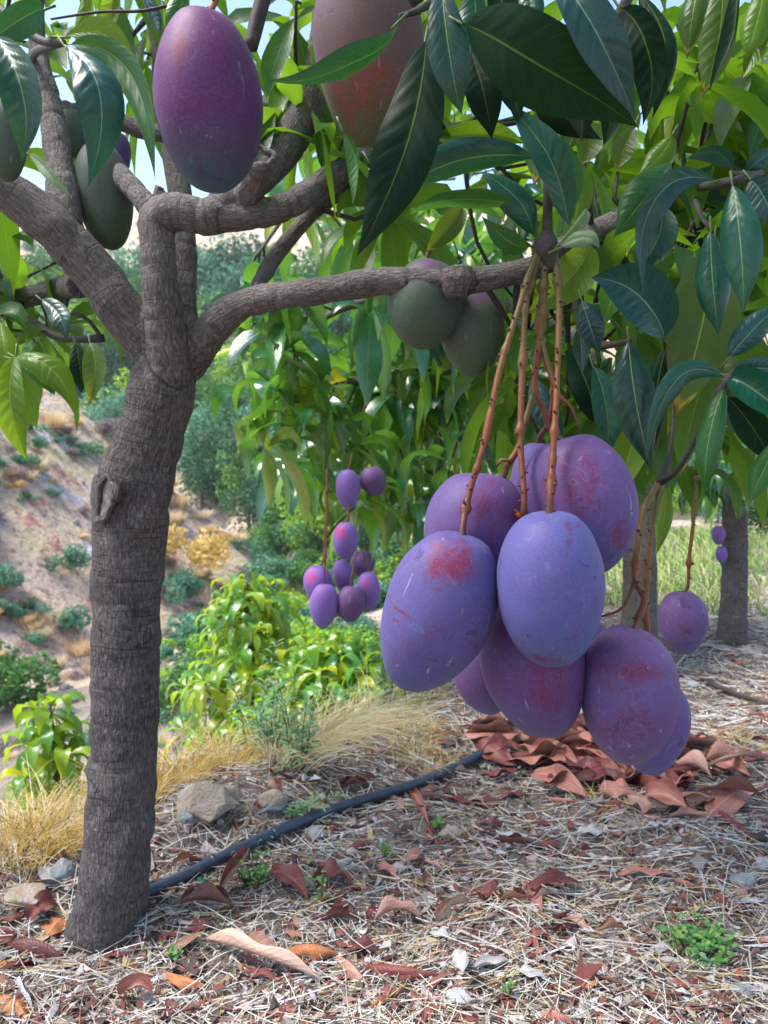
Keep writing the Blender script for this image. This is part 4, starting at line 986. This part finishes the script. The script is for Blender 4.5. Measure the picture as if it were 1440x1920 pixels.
for x, y in zip(xs, ys):
    if not on_terrace(x, y): continue
    ln = rng.uniform(.012, .05) if rng.random() < .5 else rng.uniform(.04, .14); a = rng.normal(.25, .8) if rng.random() < .45 else rng.random() * 6.28
    wv = rng.uniform(.0003, .0010) * (1 if y < 2 else 1.5) * (1.8 if rng.random() < .05 else 1); bend = rng.normal(0, .11); q = 4
    s = np.linspace(-.5, .5, q); aa = a + bend * s * 2
    X = x + np.cos(aa) * s * ln; Y = y + np.sin(aa) * s * ln
    lift = abs(rng.normal(0, .006)); Z = terr(X, Y) + .003 + lift + rng.normal(0, .10) * s * ln
    Z = np.maximum(Z, terr(X, Y) + .001); nx, ny = -np.sin(aa) * wv, np.cos(aa) * wv
    v = np.concatenate([np.stack([X + nx, Y + ny, Z], -1), np.stack([X - nx, Y - ny, Z], -1), np.stack([X, Y, Z + wv * 1.3], -1)])
    f = []
    for i in range(q - 1): f += [(i, i + 1, 2 * q + i + 1, 2 * q + i), (q + i + 1, q + i, 2 * q + i, 2 * q + i + 1)]
    st.add(v, f, None, float(rng.random()))
tag(st.build('straw', STRAW), 'pale dry straw scattered over the terrace soil', 'straw', kind='stuff')
ch = MB(); n_c = 15000
ys = .85 + 4.0 * rng.random(n_c) ** 1.8; xs = (rng.random(n_c) * 2 - 1) * (ys * .62 + .12)
for x, y in zip(xs, ys):
    if not on_terrace(x, y): continue
    l = rng.uniform(.004, .016) * (1 + 1.0 * (rng.random() < .10)); a = rng.random() * 6.28; z = float(terr(np.array(x), np.array(y))) + .004 + rng.random() * .008
    k = 5; an = a + np.sort(rng.random(k)) * 6.28; rd = l * rng.uniform(.5, 1.1, k) * np.where(np.arange(k) % 2, .7, 1)
    tl = rng.normal(0, .35, 2)
    X, Y = np.cos(an) * rd * 1.4, np.sin(an) * rd * .8; ca, sa = math.cos(a), math.sin(a)
    X, Y = X * ca - Y * sa, X * sa + Y * ca
    v = np.stack([x + X, y + Y, np.maximum(z + X * tl[0] + Y * tl[1], terr(x + X, y + Y) + .002)], -1)
    v = np.vstack([v, [[x, y, z + l * .3 * rng.normal()]]])
    ch.add(v, [(i, (i + 1) % k, k) for i in range(k)], None, float(rng.random()))
tag(ch.build('leaf_litter', CHIP, smooth=False), 'crumbled leaf and bark chips among the straw', 'leaf litter', kind='stuff')

# fallen leaves
def dead_mat(name, a, b, under):
    m, n, o = mat(name); t = attr(n, 'tc').outputs['Vector']; sx = N(n, 'SeparateXYZ'); L(n, t, sx.inputs[0]); r = attr(n, 'rnd').outputs['Fac']
    aa = math_(n, 'ABSOLUTE', sx.outputs[0]); nz = noise(n, t, 4, 5, .65, .3, math_(n, 'MULTIPLY', r, 30.))
    col = mixc(n, mapr(n, nz, .35, .68), a, b); col = mixc(n, N(n, 'NewGeometry').outputs['Backfacing'], col, mixc(n, mapr(n, nz, .4, .6, 0, .5), under, a))
    ph = math_(n, 'SUBTRACT', math_(n, 'MULTIPLY', sx.outputs[1], 15.), math_(n, 'MULTIPLY', aa, 2.6))
    fr = math_(n, 'ABSOLUTE', math_(n, 'SUBTRACT', math_(n, 'FRACT', ph), .5))
    rib = mapr(n, aa, .03, .09, 1, 0)
    col = mixc(n, math_(n, 'MULTIPLY', rib, .4), col, [min(1, x * 1.5) for x in b]); col = mixc(n, mapr(n, fr, 0, .08, .12, 0), col, [x * .5 for x in a])
    col = mixc(n, mapr(n, noise(n, t, 18, 3, w=r), .66, .72, 0, .5), col, (.04, .018, .014))
    h = math_(n, 'ADD', math_(n, 'MULTIPLY', mapr(n, fr, 0, .3), .25), math_(n, 'MULTIPLY', nz, 1.6))
    bsdf(n, o, col, .48, bump(n, h, .5, .003), .45); return m
DM = {'red': dead_mat('dead_leaf_red', (.13, .026, .024), (.21, .055, .045), (.30, .14, .10)), 'dark': dead_mat('dead_leaf_dark', (.075, .018, .016), (.14, .035, .03), (.18, .07, .05)),
      'tan': dead_mat('dead_leaf_tan', (.30, .15, .105), (.46, .27, .20), (.54, .37, .29)), 'orange': dead_mat('dead_leaf_orange', (.34, .10, .035), (.45, .19, .07), (.40, .20, .11)),
      'pink': dead_mat('dead_leaf_pink', (.30, .10, .075), (.45, .20, .15), (.50, .28, .22)), 'grey': dead_mat('dead_leaf_grey', (.33, .30, .29), (.45, .43, .42), (.50, .48, .47))}
def fallen(b, t, wpx, cls, label, group=None, arch=.02, fold=.5, roll=0, side=0.0, lift=.006, curl=.0):
    B, T_ = gp(*b), gp(*t)
    if B is None or T_ is None: return
    d = gdepth((B + T_) / 2); ax = unit(T_ - B); up = V3((0, 0, 1)); sd = np.cross(ax, up)
    M_ = (B + T_) / 2 + up * arch * .5 + sd * (side + random.uniform(-.12, .12) * np.linalg.norm(T_ - B)); nr = unit(up * math.cos(R(roll)) + sd * math.sin(R(roll)))
    off = V3((0, 0, lift + max(0, math.sin(abs(R(roll)))) * pr(wpx, d) * .35))
    mb = MB(); v, f, tc = leaf_geo(B + off, M_ + off, T_ + off, pr(wpx, d), nr, 22, 4, fold, .30, random, .05, curl if curl else random.choice([0, .5, .9, -.6]) * (1 if fold > 0 else -1))
    hz = H(v[:, 0], v[:, 1]) + .002; v[:, 2] = np.maximum(v[:, 2], hz)
    mb.add(v, f, tc, random.random()); o = mb.build('fallen_leaf', DM[cls], None, origin=B)
    return tag(o, label, 'dead leaf', group)
FLV = [
 ((378, 1782), (612, 1864), 56, 'tan', 'long pale tan dead leaf lying right of the trunk base', .035, .55, -25),
 ((532, 1800), (642, 1812), 52, 'orange', 'arched red brown dead leaf behind the long tan leaf', .045, -.5, -20),
 ((622, 1800), (692, 1866), 44, 'tan', 'tan ribbed dead leaf touching the tip of the long tan one', .02, -.5, 10),
 ((672, 1822), (824, 1846), 50, 'red', 'glossy mahogany dead leaf at bottom centre', .03, -.6, -15),
 ((640, 1786), (722, 1790), 40, 'dark', 'dark brown curled dead leaf behind the mahogany one', .02, -.5, 0),
 ((308, 1834), (392, 1862), 40, 'orange', 'small orange dead leaf below the trunk', .02, -.4, 0),
 ((222, 1888), (288, 1880), 54, 'pink', 'short pink cupped dead leaf under the orange one', .03, .6, 30),
 ((8, 1786), (122, 1812), 62, 'dark', 'dark brown arched dead leaf touching the left side of the trunk', .045, -.6, 0),
 ((52, 1748), (112, 1722), 46, 'red', 'red curled dead leaf standing against the trunk base', .03, .6, 20),
 ((84, 1770), (122, 1728), 44, 'orange', 'rust dead leaf leaning on the trunk base', .02, -.4, 10),
 ((-10, 1880), (52, 1925), 70, 'orange', 'broad rust dead leaf in the bottom left corner', .02, -.3, 0),
 ((28, 1852), (66, 1918), 40, 'grey', 'purple grey rolled dead leaf beside the corner one', .02, .7, 0),
 ((332, 1712), (442, 1716), 50, 'dark', 'dark red dead leaf just below the hose', .02, .5, -20),
 ((408, 1690), (462, 1622), 62, 'pink', 'crinkled rose dead leaf resting against the hose', .03, .4, 20),
 ((500, 1650), (578, 1702), 46, 'red', 'rusty twisted dead leaf right of the crinkled rose one', .03, .6, 20),
 ((578, 1662), (664, 1668), 54, 'red', 'crimson ragged dead leaf in the straw centre', .03, .5, -10),
 ((594, 1738), (684, 1736), 34, 'dark', 'narrow maroon dead leaf below the crimson one', .02, .6, 0),
 ((698, 1748), (792, 1738), 46, 'pink', 'salmon dead leaf with folded lobes at centre', .03, .6, -20),
 ((772, 1498), (806, 1566), 40, 'pink', 'upright salmon dead leaf beside the hose', .03, .3, 30),
 ((926, 1702), (1008, 1700), 32, 'red', 'rolled red dead leaf right of centre', .02, .9, 0),
 ((975, 1680), (1088, 1668), 38, 'red', 'twisted brick red dead leaf behind the rolled one', .03, .8, 15),
 ((1008, 1668), (1018, 1722), 30, 'pink', 'short salmon dead leaf crossing the twisted one', .02, .5, 0),
 ((814, 1742), (884, 1704), 36, 'tan', 'brown curved dead leaf right of the salmon lobed one', .03, .7, 0),
 ((1042, 1724), (1112, 1766), 26, 'tan', 'thin grey tan dead leaf blade right of centre', .015, .4, 0),
 ((1108, 1762), (1174, 1752), 30, 'orange', 'small rust dead leaf left of the green weed', .02, .7, 0),
 ((1150, 1654), (1276, 1660), 34, 'pink', 'long wavy pinkish dead leaf above the green weed', .02, .5, -15),
 ((928, 1588), (996, 1600), 30, 'dark', 'dark rolled dead leaf below the leaf pile', .02, .8, 0),
 ((1248, 1542), (1346, 1550), 32, 'pink', 'rolled pink brown dead leaf at right below the pile', .02, .9, 0),
 ((756, 1630), (802, 1618), 30, 'pink', 'pale pink pointed dead leaf at the centre of the straw', .02, .4, 0),
 ((1008, 1908), (1078, 1930), 56, 'pink', 'salmon dead leaf cut by the bottom edge', .02, -.3, 0),
 ((705, 1632), (745, 1660), 26, 'pink', 'small rose leaf scrap left of the pale pink one', .015, .5, 0),
 ((505, 1485), (530, 1505), 40, 'pink', 'pink dead leaf behind the hose near the rock', .02, .4, 0),
 ((960, 1838), (1030, 1850), 26, 'grey', 'ash grey curled leaf at bottom right of centre', .02, .8, 0),
 ((880, 1830), (960, 1812), 30, 'grey', 'silvery flat leaf left of the ash grey one', .01, .3, 0),
 ((800, 1760), (850, 1778), 26, 'grey', 'small silvery leaf below the brown curved one', .015, .5, 0),
 ((845, 1810), (868, 1850), 36, 'grey', 'whitish leaf standing on edge at bottom centre', .02, .4, 40),
 ((-5, 1600), (35, 1612), 40, 'grey', 'bleached leaf at the left edge by the golden grass', .015, .3, 0),
 ((80, 1640), (125, 1670), 40, 'grey', 'bleached leaf behind the trunk at left', .015, .3, 0),
]
for e in FLV: fallen(e[0], e[1], e[2], e[3], e[4], None, e[5], e[6], e[7])
for i in range(115):                                                  # the raked pile under the bunch
    u = rs.gauss(0, .58); px = 1140 + 215 * max(-1, min(1.05, u)); py = 1428 + (px - 1110) * .20 + rs.gauss(0, 36)
    a = rs.uniform(-.9, .9); l = rs.uniform(70, 135); q = max(0, 1 - abs(px - 1110) / 220)
    fallen((px - l * math.cos(a) / 2, py - l * math.sin(a) * .3), (px + l * math.cos(a) / 2, py + l * math.sin(a) * .3), rs.uniform(40, 64), rs.choice(['tan', 'pink', 'pink', 'pink', 'pink', 'red', 'red', 'dark']),
           'pinkish brown dead leaf in the pile below the mangoes', 'dead leaves of the pile', rs.uniform(.0, .05), rs.uniform(-.8, .8), rs.uniform(-50, 50), 0, .006 + q * rs.uniform(0, .025))
for i in range(150):
    px, py = rs.uniform(600, 1460), 1215 + 300 * rs.random() ** 1.2
    if px < 950 and py < 1360: continue
    a = rs.uniform(-.5, .5); l = rs.uniform(28, 56) * (.5 + (py - 1200) / 400)
    fallen((px, py), (px + l * math.cos(a), py + l * math.sin(a) * .4), l * rs.uniform(.3, .45), rs.choice(['red', 'pink', 'dark', 'tan', 'red']), 'small brown dead leaf scattered under the row of trees', 'dead leaves under the row', rs.uniform(.005, .02), rs.uniform(-.6, .8), rs.uniform(-25, 25))
for i in range(120):
    px, py = rs.uniform(-20, 1460), rs.uniform(1530, 1915)
    a = rs.uniform(-1, 1); l = rs.uniform(18, 60)
    fallen((px, py), (px + l * math.cos(a), py + l * math.sin(a) * .5), l * rs.uniform(.28, .5), rs.choice(['red', 'grey', 'dark', 'red', 'pink', 'grey', 'orange']), 'little leaf scrap lying loose in the foreground straw', 'leaf scraps in the straw', rs.uniform(.004, .012), rs.uniform(-.5, .9), rs.uniform(-25, 25))

# twigs on the ground
GT = plain('ground_twig', (.16, .06, .045), .7, 80, .5, .6)
GTG = plain('ground_twig_grey', (.34, .31, .29), .8, 80, .3, .6)
def gtwig(px, label, r=.002, m=GT, fork=None, group=None):
    pts = [gp(*q) + V3((0, 0, r + .004 + .006 * (i % 2))) for i, q in enumerate(px)]
    mb = MB(); tube(mb, pts, [r * (1.1 - .6 * i / (len(pts) - 1)) for i in range(len(pts))], 7, .012, .2)
    if fork: fp = [gp(*q) + V3((0, 0, r + .006)) for q in fork]; tube(mb, fp, [r * .7] * (len(fp) - 1) + [r * .3], 6, .012, .2)
    tag(mb.build('twig', m, None, origin=pts[0]), label, 'twig', group)
gtwig([(385, 1890), (430, 1912), (480, 1900), (545, 1905)], 'thin red twig at bottom left below the long tan leaf', .0022, fork=[(430, 1912), (460, 1880), (500, 1878)])
gtwig([(960, 1850), (1100, 1845), (1180, 1860), (1260, 1880), (1440, 1850)], 'long dark red twig across the bottom right', .0022, fork=[(1180, 1860), (1230, 1895), (1280, 1905)])
gtwig([(1250, 1915), (1360, 1900), (1450, 1895)], 'red twig in the bottom right corner', .002)
gtwig([(800, 1560), (830, 1610), (850, 1640), (920, 1640)], 'curved red stalk below the upright salmon leaf', .0026)
gtwig([(1130, 1570), (1200, 1568), (1260, 1555), (1320, 1548)], 'grey brown twig right of the pile', .003, GTG)
gtwig([(1330, 1290), (1400, 1320), (1450, 1330)], 'dark branch on the ground below the slim trunk', .010, plain('dark_branch', (.06, .04, .035), .8))
gtwig([(1266, 1256), (1298, 1222), (1330, 1192)], 'pale thin stick leaning right of the small mango', .004, GTG)
gtwig([(860, 1755), (930, 1790), (990, 1820)], 'bleached straight stalk at bottom centre', .0025, GTG)
gtwig([(1000, 1770), (960, 1740), (905, 1700)], 'bleached bent stalk right of the brown curved leaf', .002, GTG)
for i in range(34):
    px, py = rs.uniform(300, 1430), rs.uniform(1520, 1910); a = rs.uniform(-.7, .7); l = rs.uniform(40, 150)
    gtwig([(px, py), (px + l * .5 * math.cos(a), py + l * .2 * math.sin(a) + rs.uniform(-6, 6)), (px + l * math.cos(a), py + l * .4 * math.sin(a))], 'short loose twig among the foreground straw', rs.uniform(.0009, .0018), rs.choice([GT, GT, GTG]), None, 'loose twigs')

# hose
hm = plain('black_hose', (.034, .046, .075), .34, 40, .25, .15)
hose = thing('irrigation_hose', gp(640, 1525), 'black drip irrigation hose lying across the terrace to the trunk', 'hose')
hp = [(200, 1722), (275, 1692), (340, 1662), (400, 1634), (520, 1578), (640, 1527), (760, 1490), (830, 1464), (895, 1428), (930, 1404), (985, 1372), (1075, 1345)]
mb = MB(); tube(mb, [gp(*q) + V3((0, 0, .016)) for q in hp], [.0114] * len(hp), 14, .02, .02); mb.build('pipe', hm, hose)
mb = MB()
for q, dz in (((376, 1664), .004),):
    g = gp(*q); dr = unit(gp(400, 1634) - gp(340, 1662)); sdv = V3((dr[1], -dr[0], 0))
    tube(mb, [g + sdv * -.005 + V3((0, 0, .008)), g + sdv * .012 + V3((0, 0, .008)), g + sdv * .014 + V3((0, 0, .008)), g + sdv * .022 + V3((0, 0, .008))], [.006, .006, .010, .010], 12, .004)
mb.build('dripper', plain('green_plastic', (.01, .09, .055), .35, 30, .1, .05), hose)
mb = MB()
for q in ((398, 1636), (700, 1509), (515, 1581)):
    g = gp(*q) + V3((0, 0, .016)); dr = unit(gp(q[0] + 30, q[1] - 13) - gp(*q)); tube(mb, [g - dr * .004, g + dr * .004], [.0126, .0126], 14, .004)
mb.build('coupling', hm, hose)
mb = MB(); hp2 = [(230, 1704), (275, 1668), (318, 1656), (345, 1652)]
tube(mb, [gp(*q) + V3((0, 0, .008)) for q in hp2], [.0042] * 4, 10, .015); tag(mb.build('feeder_tube', plain('faded_tube', (.20, .26, .27), .45, 30, .2), None, origin=gp(275, 1668)), 'thin faded grey tube beside the hose at the trunk', 'tube')

# rocks
def rock_mat(name, a, b, c):
    m, n, o = mat(name); tc = N(n, 'TexCoord').outputs['Object']; f = noise(n, tc, 22, 6, .65, .5); g = noise(n, tc, 150, 4, .6)
    col = mixc(n, mapr(n, f, .38, .6), a, b); col = mixc(n, mapr(n, noise(n, tc, 40, 3), .58, .68, 0, .6), col, c); col = mixc(n, mapr(n, g, .4, .25, 0, .6), col, [x * .4 for x in a])
    bsdf(n, o, col, .85, bump(n, math_(n, 'ADD', f, math_(n, 'MULTIPLY', g, .4)), .9, .012), .3); return m
RK = {'tan': rock_mat('rock_tan', (.30, .23, .17), (.40, .33, .27), (.36, .28, .36)), 'grey': rock_mat('rock_grey', (.20, .22, .22), (.33, .34, .35), (.26, .30, .24)), 'pale': rock_mat('rock_pale', (.36, .36, .38), (.48, .47, .47), (.40, .36, .32))}
def rock(px, py, wpx, hpx, cls, label, seed, group=None):
    p = gp(px, py); d = gdepth(p); w_, h_ = pr(wpx, d) * .46, pr(hpx, d) * .88; r_ = np.random.default_rng(seed)
    bm_pts = r_.normal(size=(26, 3)); bm_pts /= np.linalg.norm(bm_pts, axis=1, keepdims=True); bm_pts *= r_.uniform(.8, 1.15, (26, 1))
    import bmesh
    bm = bmesh.new()
    for q in bm_pts: bm.verts.new((q[0] * w_, q[1] * w_ * .8, (q[2] * .5 + .38) * h_))
    bmesh.ops.convex_hull(bm, input=bm.verts); 
    bmesh.ops.delete(bm, geom=[v for v in bm.verts if not v.link_faces], context='VERTS')
    bmesh.ops.bevel(bm, geom=bm.edges[:], offset=w_ * .06, segments=2, affect='EDGES', clamp_overlap=True)
    bmesh.ops.subdivide_edges(bm, edges=bm.edges[:], cuts=1, use_grid_fill=True)
    me_ = bpy.data.meshes.new('rock'); bm.to_mesh(me_); bm.free()
    k = len(me_.vertices); cc = np.empty(k * 3); me_.vertices.foreach_get('co', cc); cc = cc.reshape(-1, 3)
    cc = cc * (1 + .07 * vn(cc / w_ + seed, 2.5))[:, None]; me_.vertices.foreach_set('co', cc.ravel()); me_.materials.append(RK[cls])
    o = bpy.data.objects.new('rock', me_); C.objects.link(o); o.location = tuple(p - V3((0, 0, .1 * h_))); tag(o, label, 'rock', group)
rock(385, 1530, 118, 96, 'tan', 'large angular tan rock right of the trunk by the golden grass', 3)
rock(436, 1500, 60, 40, 'tan', 'smaller brown rock touching the right of the large one', 5)
rock(512, 1512, 66, 44, 'tan', 'rounded brown rock under dry grass behind the hose', 8)
rock(350, 1545, 44, 44, 'grey', 'mossy greenish rock at the foot of the large tan one', 10)
rock(112, 1652, 64, 52, 'grey', 'blue grey rock left of the trunk', 12)
rock(50, 1688, 120, 40, 'tan', 'flat brown slab at the left edge', 14)
rock(590, 1570, 50, 26, 'grey', 'dark grey stone just behind the hose', 16)
rock(845, 1572, 56, 28, 'tan', 'flat tan stone below the upright salmon leaf', 18)
rock(1395, 1660, 60, 26, 'grey', 'blue grey flat stone at the right edge', 20)
rock(1432, 1628, 36, 34, 'pale', 'pale greenish stone at the far right edge', 22)
rock(1418, 1284, 40, 18, 'pale', 'pale stone below the slim trunk', 24)
rock(1298, 1290, 34, 20, 'pale', 'whitish stone right of the mauve mango', 26)
rock(860, 1880, 60, 34, 'pale', 'half buried pale stone at bottom centre', 28)
rock(1392, 1868, 56, 24, 'grey', 'grey stone near the bottom right corner', 30)
for i in range(40):
    px, py = rs.uniform(300, 1440), rs.uniform(1400, 1910)
    rock(px, py, rs.uniform(10, 24), rs.uniform(8, 15), rs.choice(['grey', 'pale', 'tan']), 'little pebble half buried in the straw', 40 + i, 'pebbles')

# dry grass
def tussock(px, py, n, ln, label, m=GOLD, lean=(0, 0), spread=.06, group='dry grass tussocks', d=None, name='dry_grass_tussock', wd=.0009, flop=.8):
    g = gp(px, py) if d is None else None
    if g is None: g = at(px, py, d or 2.4); g[2] = H(g[0], g[1])
    mb = MB(); r_ = np.random.default_rng(int(px * 3 + py))
    for i in range(n):
        a = r_.random() * 6.28; q = r_.random() ** .5 * spread; b = g + V3((math.cos(a) * q, math.sin(a) * q * .8, 0)); b[2] = float(H(b[0], b[1])) - .004
        l = ln * r_.uniform(.45, 1.15); dr = V3((math.cos(a) * .5 + lean[0] + r_.normal() * .35, math.sin(a) * .5 + lean[1] + r_.normal() * .35, 0))
        s = np.linspace(0, 1, 6)[:, None]; fl = flop * r_.uniform(.4, 1.3)
        P = b + dr * l * s * (.35 + .5 * s) + V3((0, 0, 1)) * l * (s * .95 - fl * s ** 2.2 * .75)
        P[:, 2] = np.maximum(P[:, 2], H(P[:, 0], P[:, 1]) + .004)
        sd = unit(np.cross(unit(P[-1] - P[0]), V3((r_.normal() * .3, -1, .3)))); wv = wd * r_.uniform(.6, 1.3) * (1 - s * .8)
        v = np.concatenate([P + sd * wv, P - sd * wv]); mb.add(v, [(j, j + 1, 7 + j, 6 + j) for j in range(5)], None, float(r_.random()))
    return tag(mb.build(name, m, None, origin=g), label, 'dry grass', group)
GR = [(330, 1470, 300, .16, 'golden grass tussock behind the large tan rock', GOLD, (.2, 0)), (420, 1440, 260, .15, 'golden grass tussock right of the rock top', GOLD, (.2, 0)),
      (500, 1410, 240, .18, 'golden straw tussock below the bushy young tree', GOLD, (.4, 0)), (250, 1520, 180, .16, 'golden tussock tight behind the trunk', GOLD, (0, 0)),
      (110, 1580, 320, .16, 'thick golden tussock left of the trunk', GOLD, (.2, 0)), (30, 1600, 320, .16, 'golden tussock at the left edge', GOLD, (.1, 0)), (70, 1560, 120, .18, 'taller straw tussock behind the left golden ones', PALEG, (0, 0)),
      (585, 1400, 200, .22, 'pale fountain of long dry grass flopping right', PALEG, (.9, -.1)), (640, 1385, 170, .21, 'cream dry grass swept right at the terrace edge', PALEG, (1.0, -.2)), (545, 1430, 160, .2, 'sparse straw tussock left of the pale fountain', PALEG, (.6, -.2)),
      (790, 1440, 160, .10, 'short golden tuft left of the hose end', GOLD, (0, 0)), (1130, 1500, 90, .06, 'tiny golden tuft in front of the leaf pile', GOLD, (0, 0)), (1390, 1400, 120, .08, 'golden tuft at right of the pile', GOLD, (0, 0)), (770, 1380, 120, .12, 'straw tuft on the terrace lip', GOLD, (.2, 0)),
      (690, 1360, 160, .2, 'straw tussock behind the cream grass', PALEG, (.4, 0))]
for px, py, n, ln, lb, m, le in GR: tussock(px, py, n, ln, lb, m, le, .07)
lg = MB(); r_ = np.random.default_rng(99)                            # thin dry grass over the slope lip
for _ in range(5200):
    y = r_.uniform(1.3, 4.8); x = np.interp(y, EY, EX) - r_.uniform(-.08, .9) * (.6 + .3 * y)
    if abs(x) > y * .62 + .1: continue
    b = V3((x, y, float(terr(np.array(x), np.array(y))) - .005)); l = r_.uniform(.06, .2); dr = V3((r_.normal() * .5 + .2, r_.normal() * .4, 0)); s = np.linspace(0, 1, 4)[:, None]
    P = b + dr * l * s * s * .8 + V3((0, 0, 1)) * l * (s - .45 * s * s); sd = V3((.0012, 0, .0004)) * (1 - s * .8)
    lg.add(np.concatenate([P + sd, P - sd]), [(j, j + 1, 5 + j, 4 + j) for j in range(3)], None, float(r_.random()))
tag(lg.build('dry_grass', GOLD), 'thin golden dry grass over the slope below the terrace', 'dry grass', kind='stuff')
GREENG = litter_mat('green_grass', [(0, (.16, .30, .05)), (.5, (.28, .42, .10)), (.8, (.42, .50, .20)), (1, (.55, .46, .20))], .6)
gg = MB()
for _ in range(5000):
    y = r_.uniform(3.4, 7.2); x = r_.uniform(.55, 1.0) * y * .55 - .2 + r_.normal() * .3
    if x < np.interp(y, EY, EX): continue
    b = V3((x, y, float(terr(np.array(x), np.array(y))) - .005)); l = r_.uniform(.04, .17); dr = V3((r_.normal() * .4, r_.normal() * .4, 0)); s = np.linspace(0, 1, 3)[:, None]
    P = b + dr * l * s * s + V3((0, 0, 1)) * l * (s - .3 * s * s); sd = V3((.004, 0, .001)) * (1 - s * .8)
    gg.add(np.concatenate([P + sd, P - sd]), [(j, j + 1, 4 + j, 3 + j) for j in range(2)], None, float(r_.random()))
tag(gg.build('grass', GREENG), 'light green and straw grass beyond the row trunks', 'grass', kind='stuff')

# green weeds
WD = leaf_mat('weed_leaf', [(0, (.05, .20, .05)), (.5, (.10, .28, .08)), (1, (.22, .36, .10))], (.12, .25, .08), .35, (.3, .5, .06), rough=.5, veins=5, rib=(.3, .4, .15))
WB = leaf_mat('weed_leaf_blue', [(0, (.08, .22, .13)), (.5, (.14, .32, .17)), (1, (.26, .42, .22))], (.1, .22, .12), .3, (.2, .42, .1), rough=.5, veins=5, rib=(.25, .36, .2))
def weed(px, py, n, h, lf, wr, label, m=WD, spread=.5, per=7, d=None, lean=(0, 0), category='weed', name='weed', up=.9, rad=0.0):
    g = gp(px, py) if d is None else at(px, py, d)
    if d is not None: g[2] = H(g[0], g[1])
    t = thing(name, g, label, category, 'green weeds'); lb, sb = MB(), MB(); r_ = random.Random(int(px + py))
    for i in range(n):
        a = i * 2.4 + r_.random(); l = h * r_.uniform(.55, 1.1); sp_ = spread * r_.uniform(.3, 1.1)
        b = g + V3((math.cos(a), math.sin(a), 0)) * rad * r_.random()
        top = b + V3((math.cos(a) * sp_ * l + lean[0] * l, math.sin(a) * sp_ * l + lean[1] * l, l * up)); mid = (b + top) / 2 + V3((0, 0, .12 * l))
        P, _, T, _ = tube(sb, [b - V3((0, 0, .01)), mid, top], [.0014 * (h / .1) ** .3, .001, .0005], 5, .02)
        for j in range(per):
            k = (j + 1) / per; q = P[min(len(P) - 1, int(k * (len(P) - 1)))]; az = j * 2.4 + a; dv = unit(V3((math.cos(az), math.sin(az), r_.uniform(.2, .8))))
            ll = lf * r_.uniform(.7, 1.2) * (1.1 - .4 * k); v, f, tc = leaf_geo(q, q + dv * ll * .55 + V3((0, 0, .05 * ll)), q + dv * ll * .95 - V3((0, 0, .15 * ll)), ll * wr, V3((0, -.3, 1)), 6, 1, .25, .05, r_)
            lb.add(v, f, tc, r_.random())
    sb.build('stem', TWIG, t); lb.build('foliage', m, t)
weed(1312, 1790, 30, .055, .017, .6, 'bushy little green weed at the lower right', WD, 1.0, 12, rad=.035)
weed(1315, 1818, 4, .02, .022, .55, 'small blue green rosette below the bushy weed', WB, .9, 5)
weed(820, 1560, 8, .03, .022, .4, 'tiny bright green sprout beside the upright salmon leaf', WD, .8, 5)
weed(722, 1612, 5, .035, .018, .4, 'tiny pale sprout at the straw centre', WD, .5, 5)
weed(478, 1668, 10, .075, .022, .35, 'leafy green weed growing over the hose', WD, .5, 8, rad=.02)
weed(600, 1700, 3, .10, .022, .4, 'thin upright weed right of the hose weed', WD, .25, 8)
weed(326, 1806, 6, .022, .018, .4, 'tiny sprout just right of the trunk foot', WD, .8, 4)
weed(950, 1888, 6, .045, .012, .35, 'pale feathery sprig at bottom centre', WD, .5, 6)
weed(727, 1618, 3, .02, .018, .4, 'minute sprout beside the pale one', WD, .5, 4)
for (x, y, h_, n_, pe, lb_) in ((478, 1420, .34, 2, 64, 'tall feathery green herb before the bushy young tree'), (560, 1440, .18, 9, 26, 'bushy grey green herb right of the tall one'), (505, 1425, .22, 8, 28, 'soft leafy herb left of the pale grass fountain'),
                    (725, 1345, .26, 5, 44, 'feathery herb at the terrace lip behind the blushed mango'), (775, 1330, .2, 4, 36, 'smaller feathery herb on the terrace lip')):
    weed(x, y, n_ + 1, h_ * 1.1, .042, .17, lb_, WB, .26, pe, name='herb', category='herb', rad=.02)
weed(540, 1530, 4, .14, .03, .14, 'green sprig lying behind the hose', WB, .3, 26, lean=(.9, 0), up=.25, name='herb', category='herb')
tussock(440, 1330, 16, .38, 'tall plumed dry grass before the bushy young tree', PALEG, (0, 0), .03, d=2.6, wd=.0012, flop=.3)
tussock(20, 1460, 14, .3, 'few tall bare dry stalks at the left edge', PALEG, (.3, 0), .12, d=1.9, wd=.0012, flop=.2)
tussock(160, 1430, 14, .32, 'few tall bare dry stalks beside the little young tree', PALEG, (-.1, 0), .10, d=2.2, wd=.0014, flop=.2)

# ------------------------------------------------------------------ the valley's air
hz_m, n, o = mat('air'); pv = N(n, 'VolumePrincipled'); pv.inputs['Density'].default_value = .0006; pv.inputs['Color'].default_value = (.78, .90, 1, 1); pv.inputs['Anisotropy'].default_value = .2
L(n, pv.outputs[0], o.inputs['Volume'])
mb = MB(); x0, x1, y0, y1, z0, z1_ = -125, 125, -65, 425, -40, 75
mb.add([(x0, y0, z0), (x1, y0, z0), (x1, y1, z0), (x0, y1, z0), (x0, y0, z1_), (x1, y0, z1_), (x1, y1, z1_), (x0, y1, z1_)], [(3, 2, 1, 0), (4, 5, 6, 7), (0, 1, 5, 4), (1, 2, 6, 5), (2, 3, 7, 6), (3, 0, 4, 7)])
tag(mb.build('haze', hz_m, smooth=False), 'pale blue haze of the valley air', 'haze', kind='stuff')

for me_ in list(bpy.data.meshes):
    if me_.users == 0: bpy.data.meshes.remove(me_)
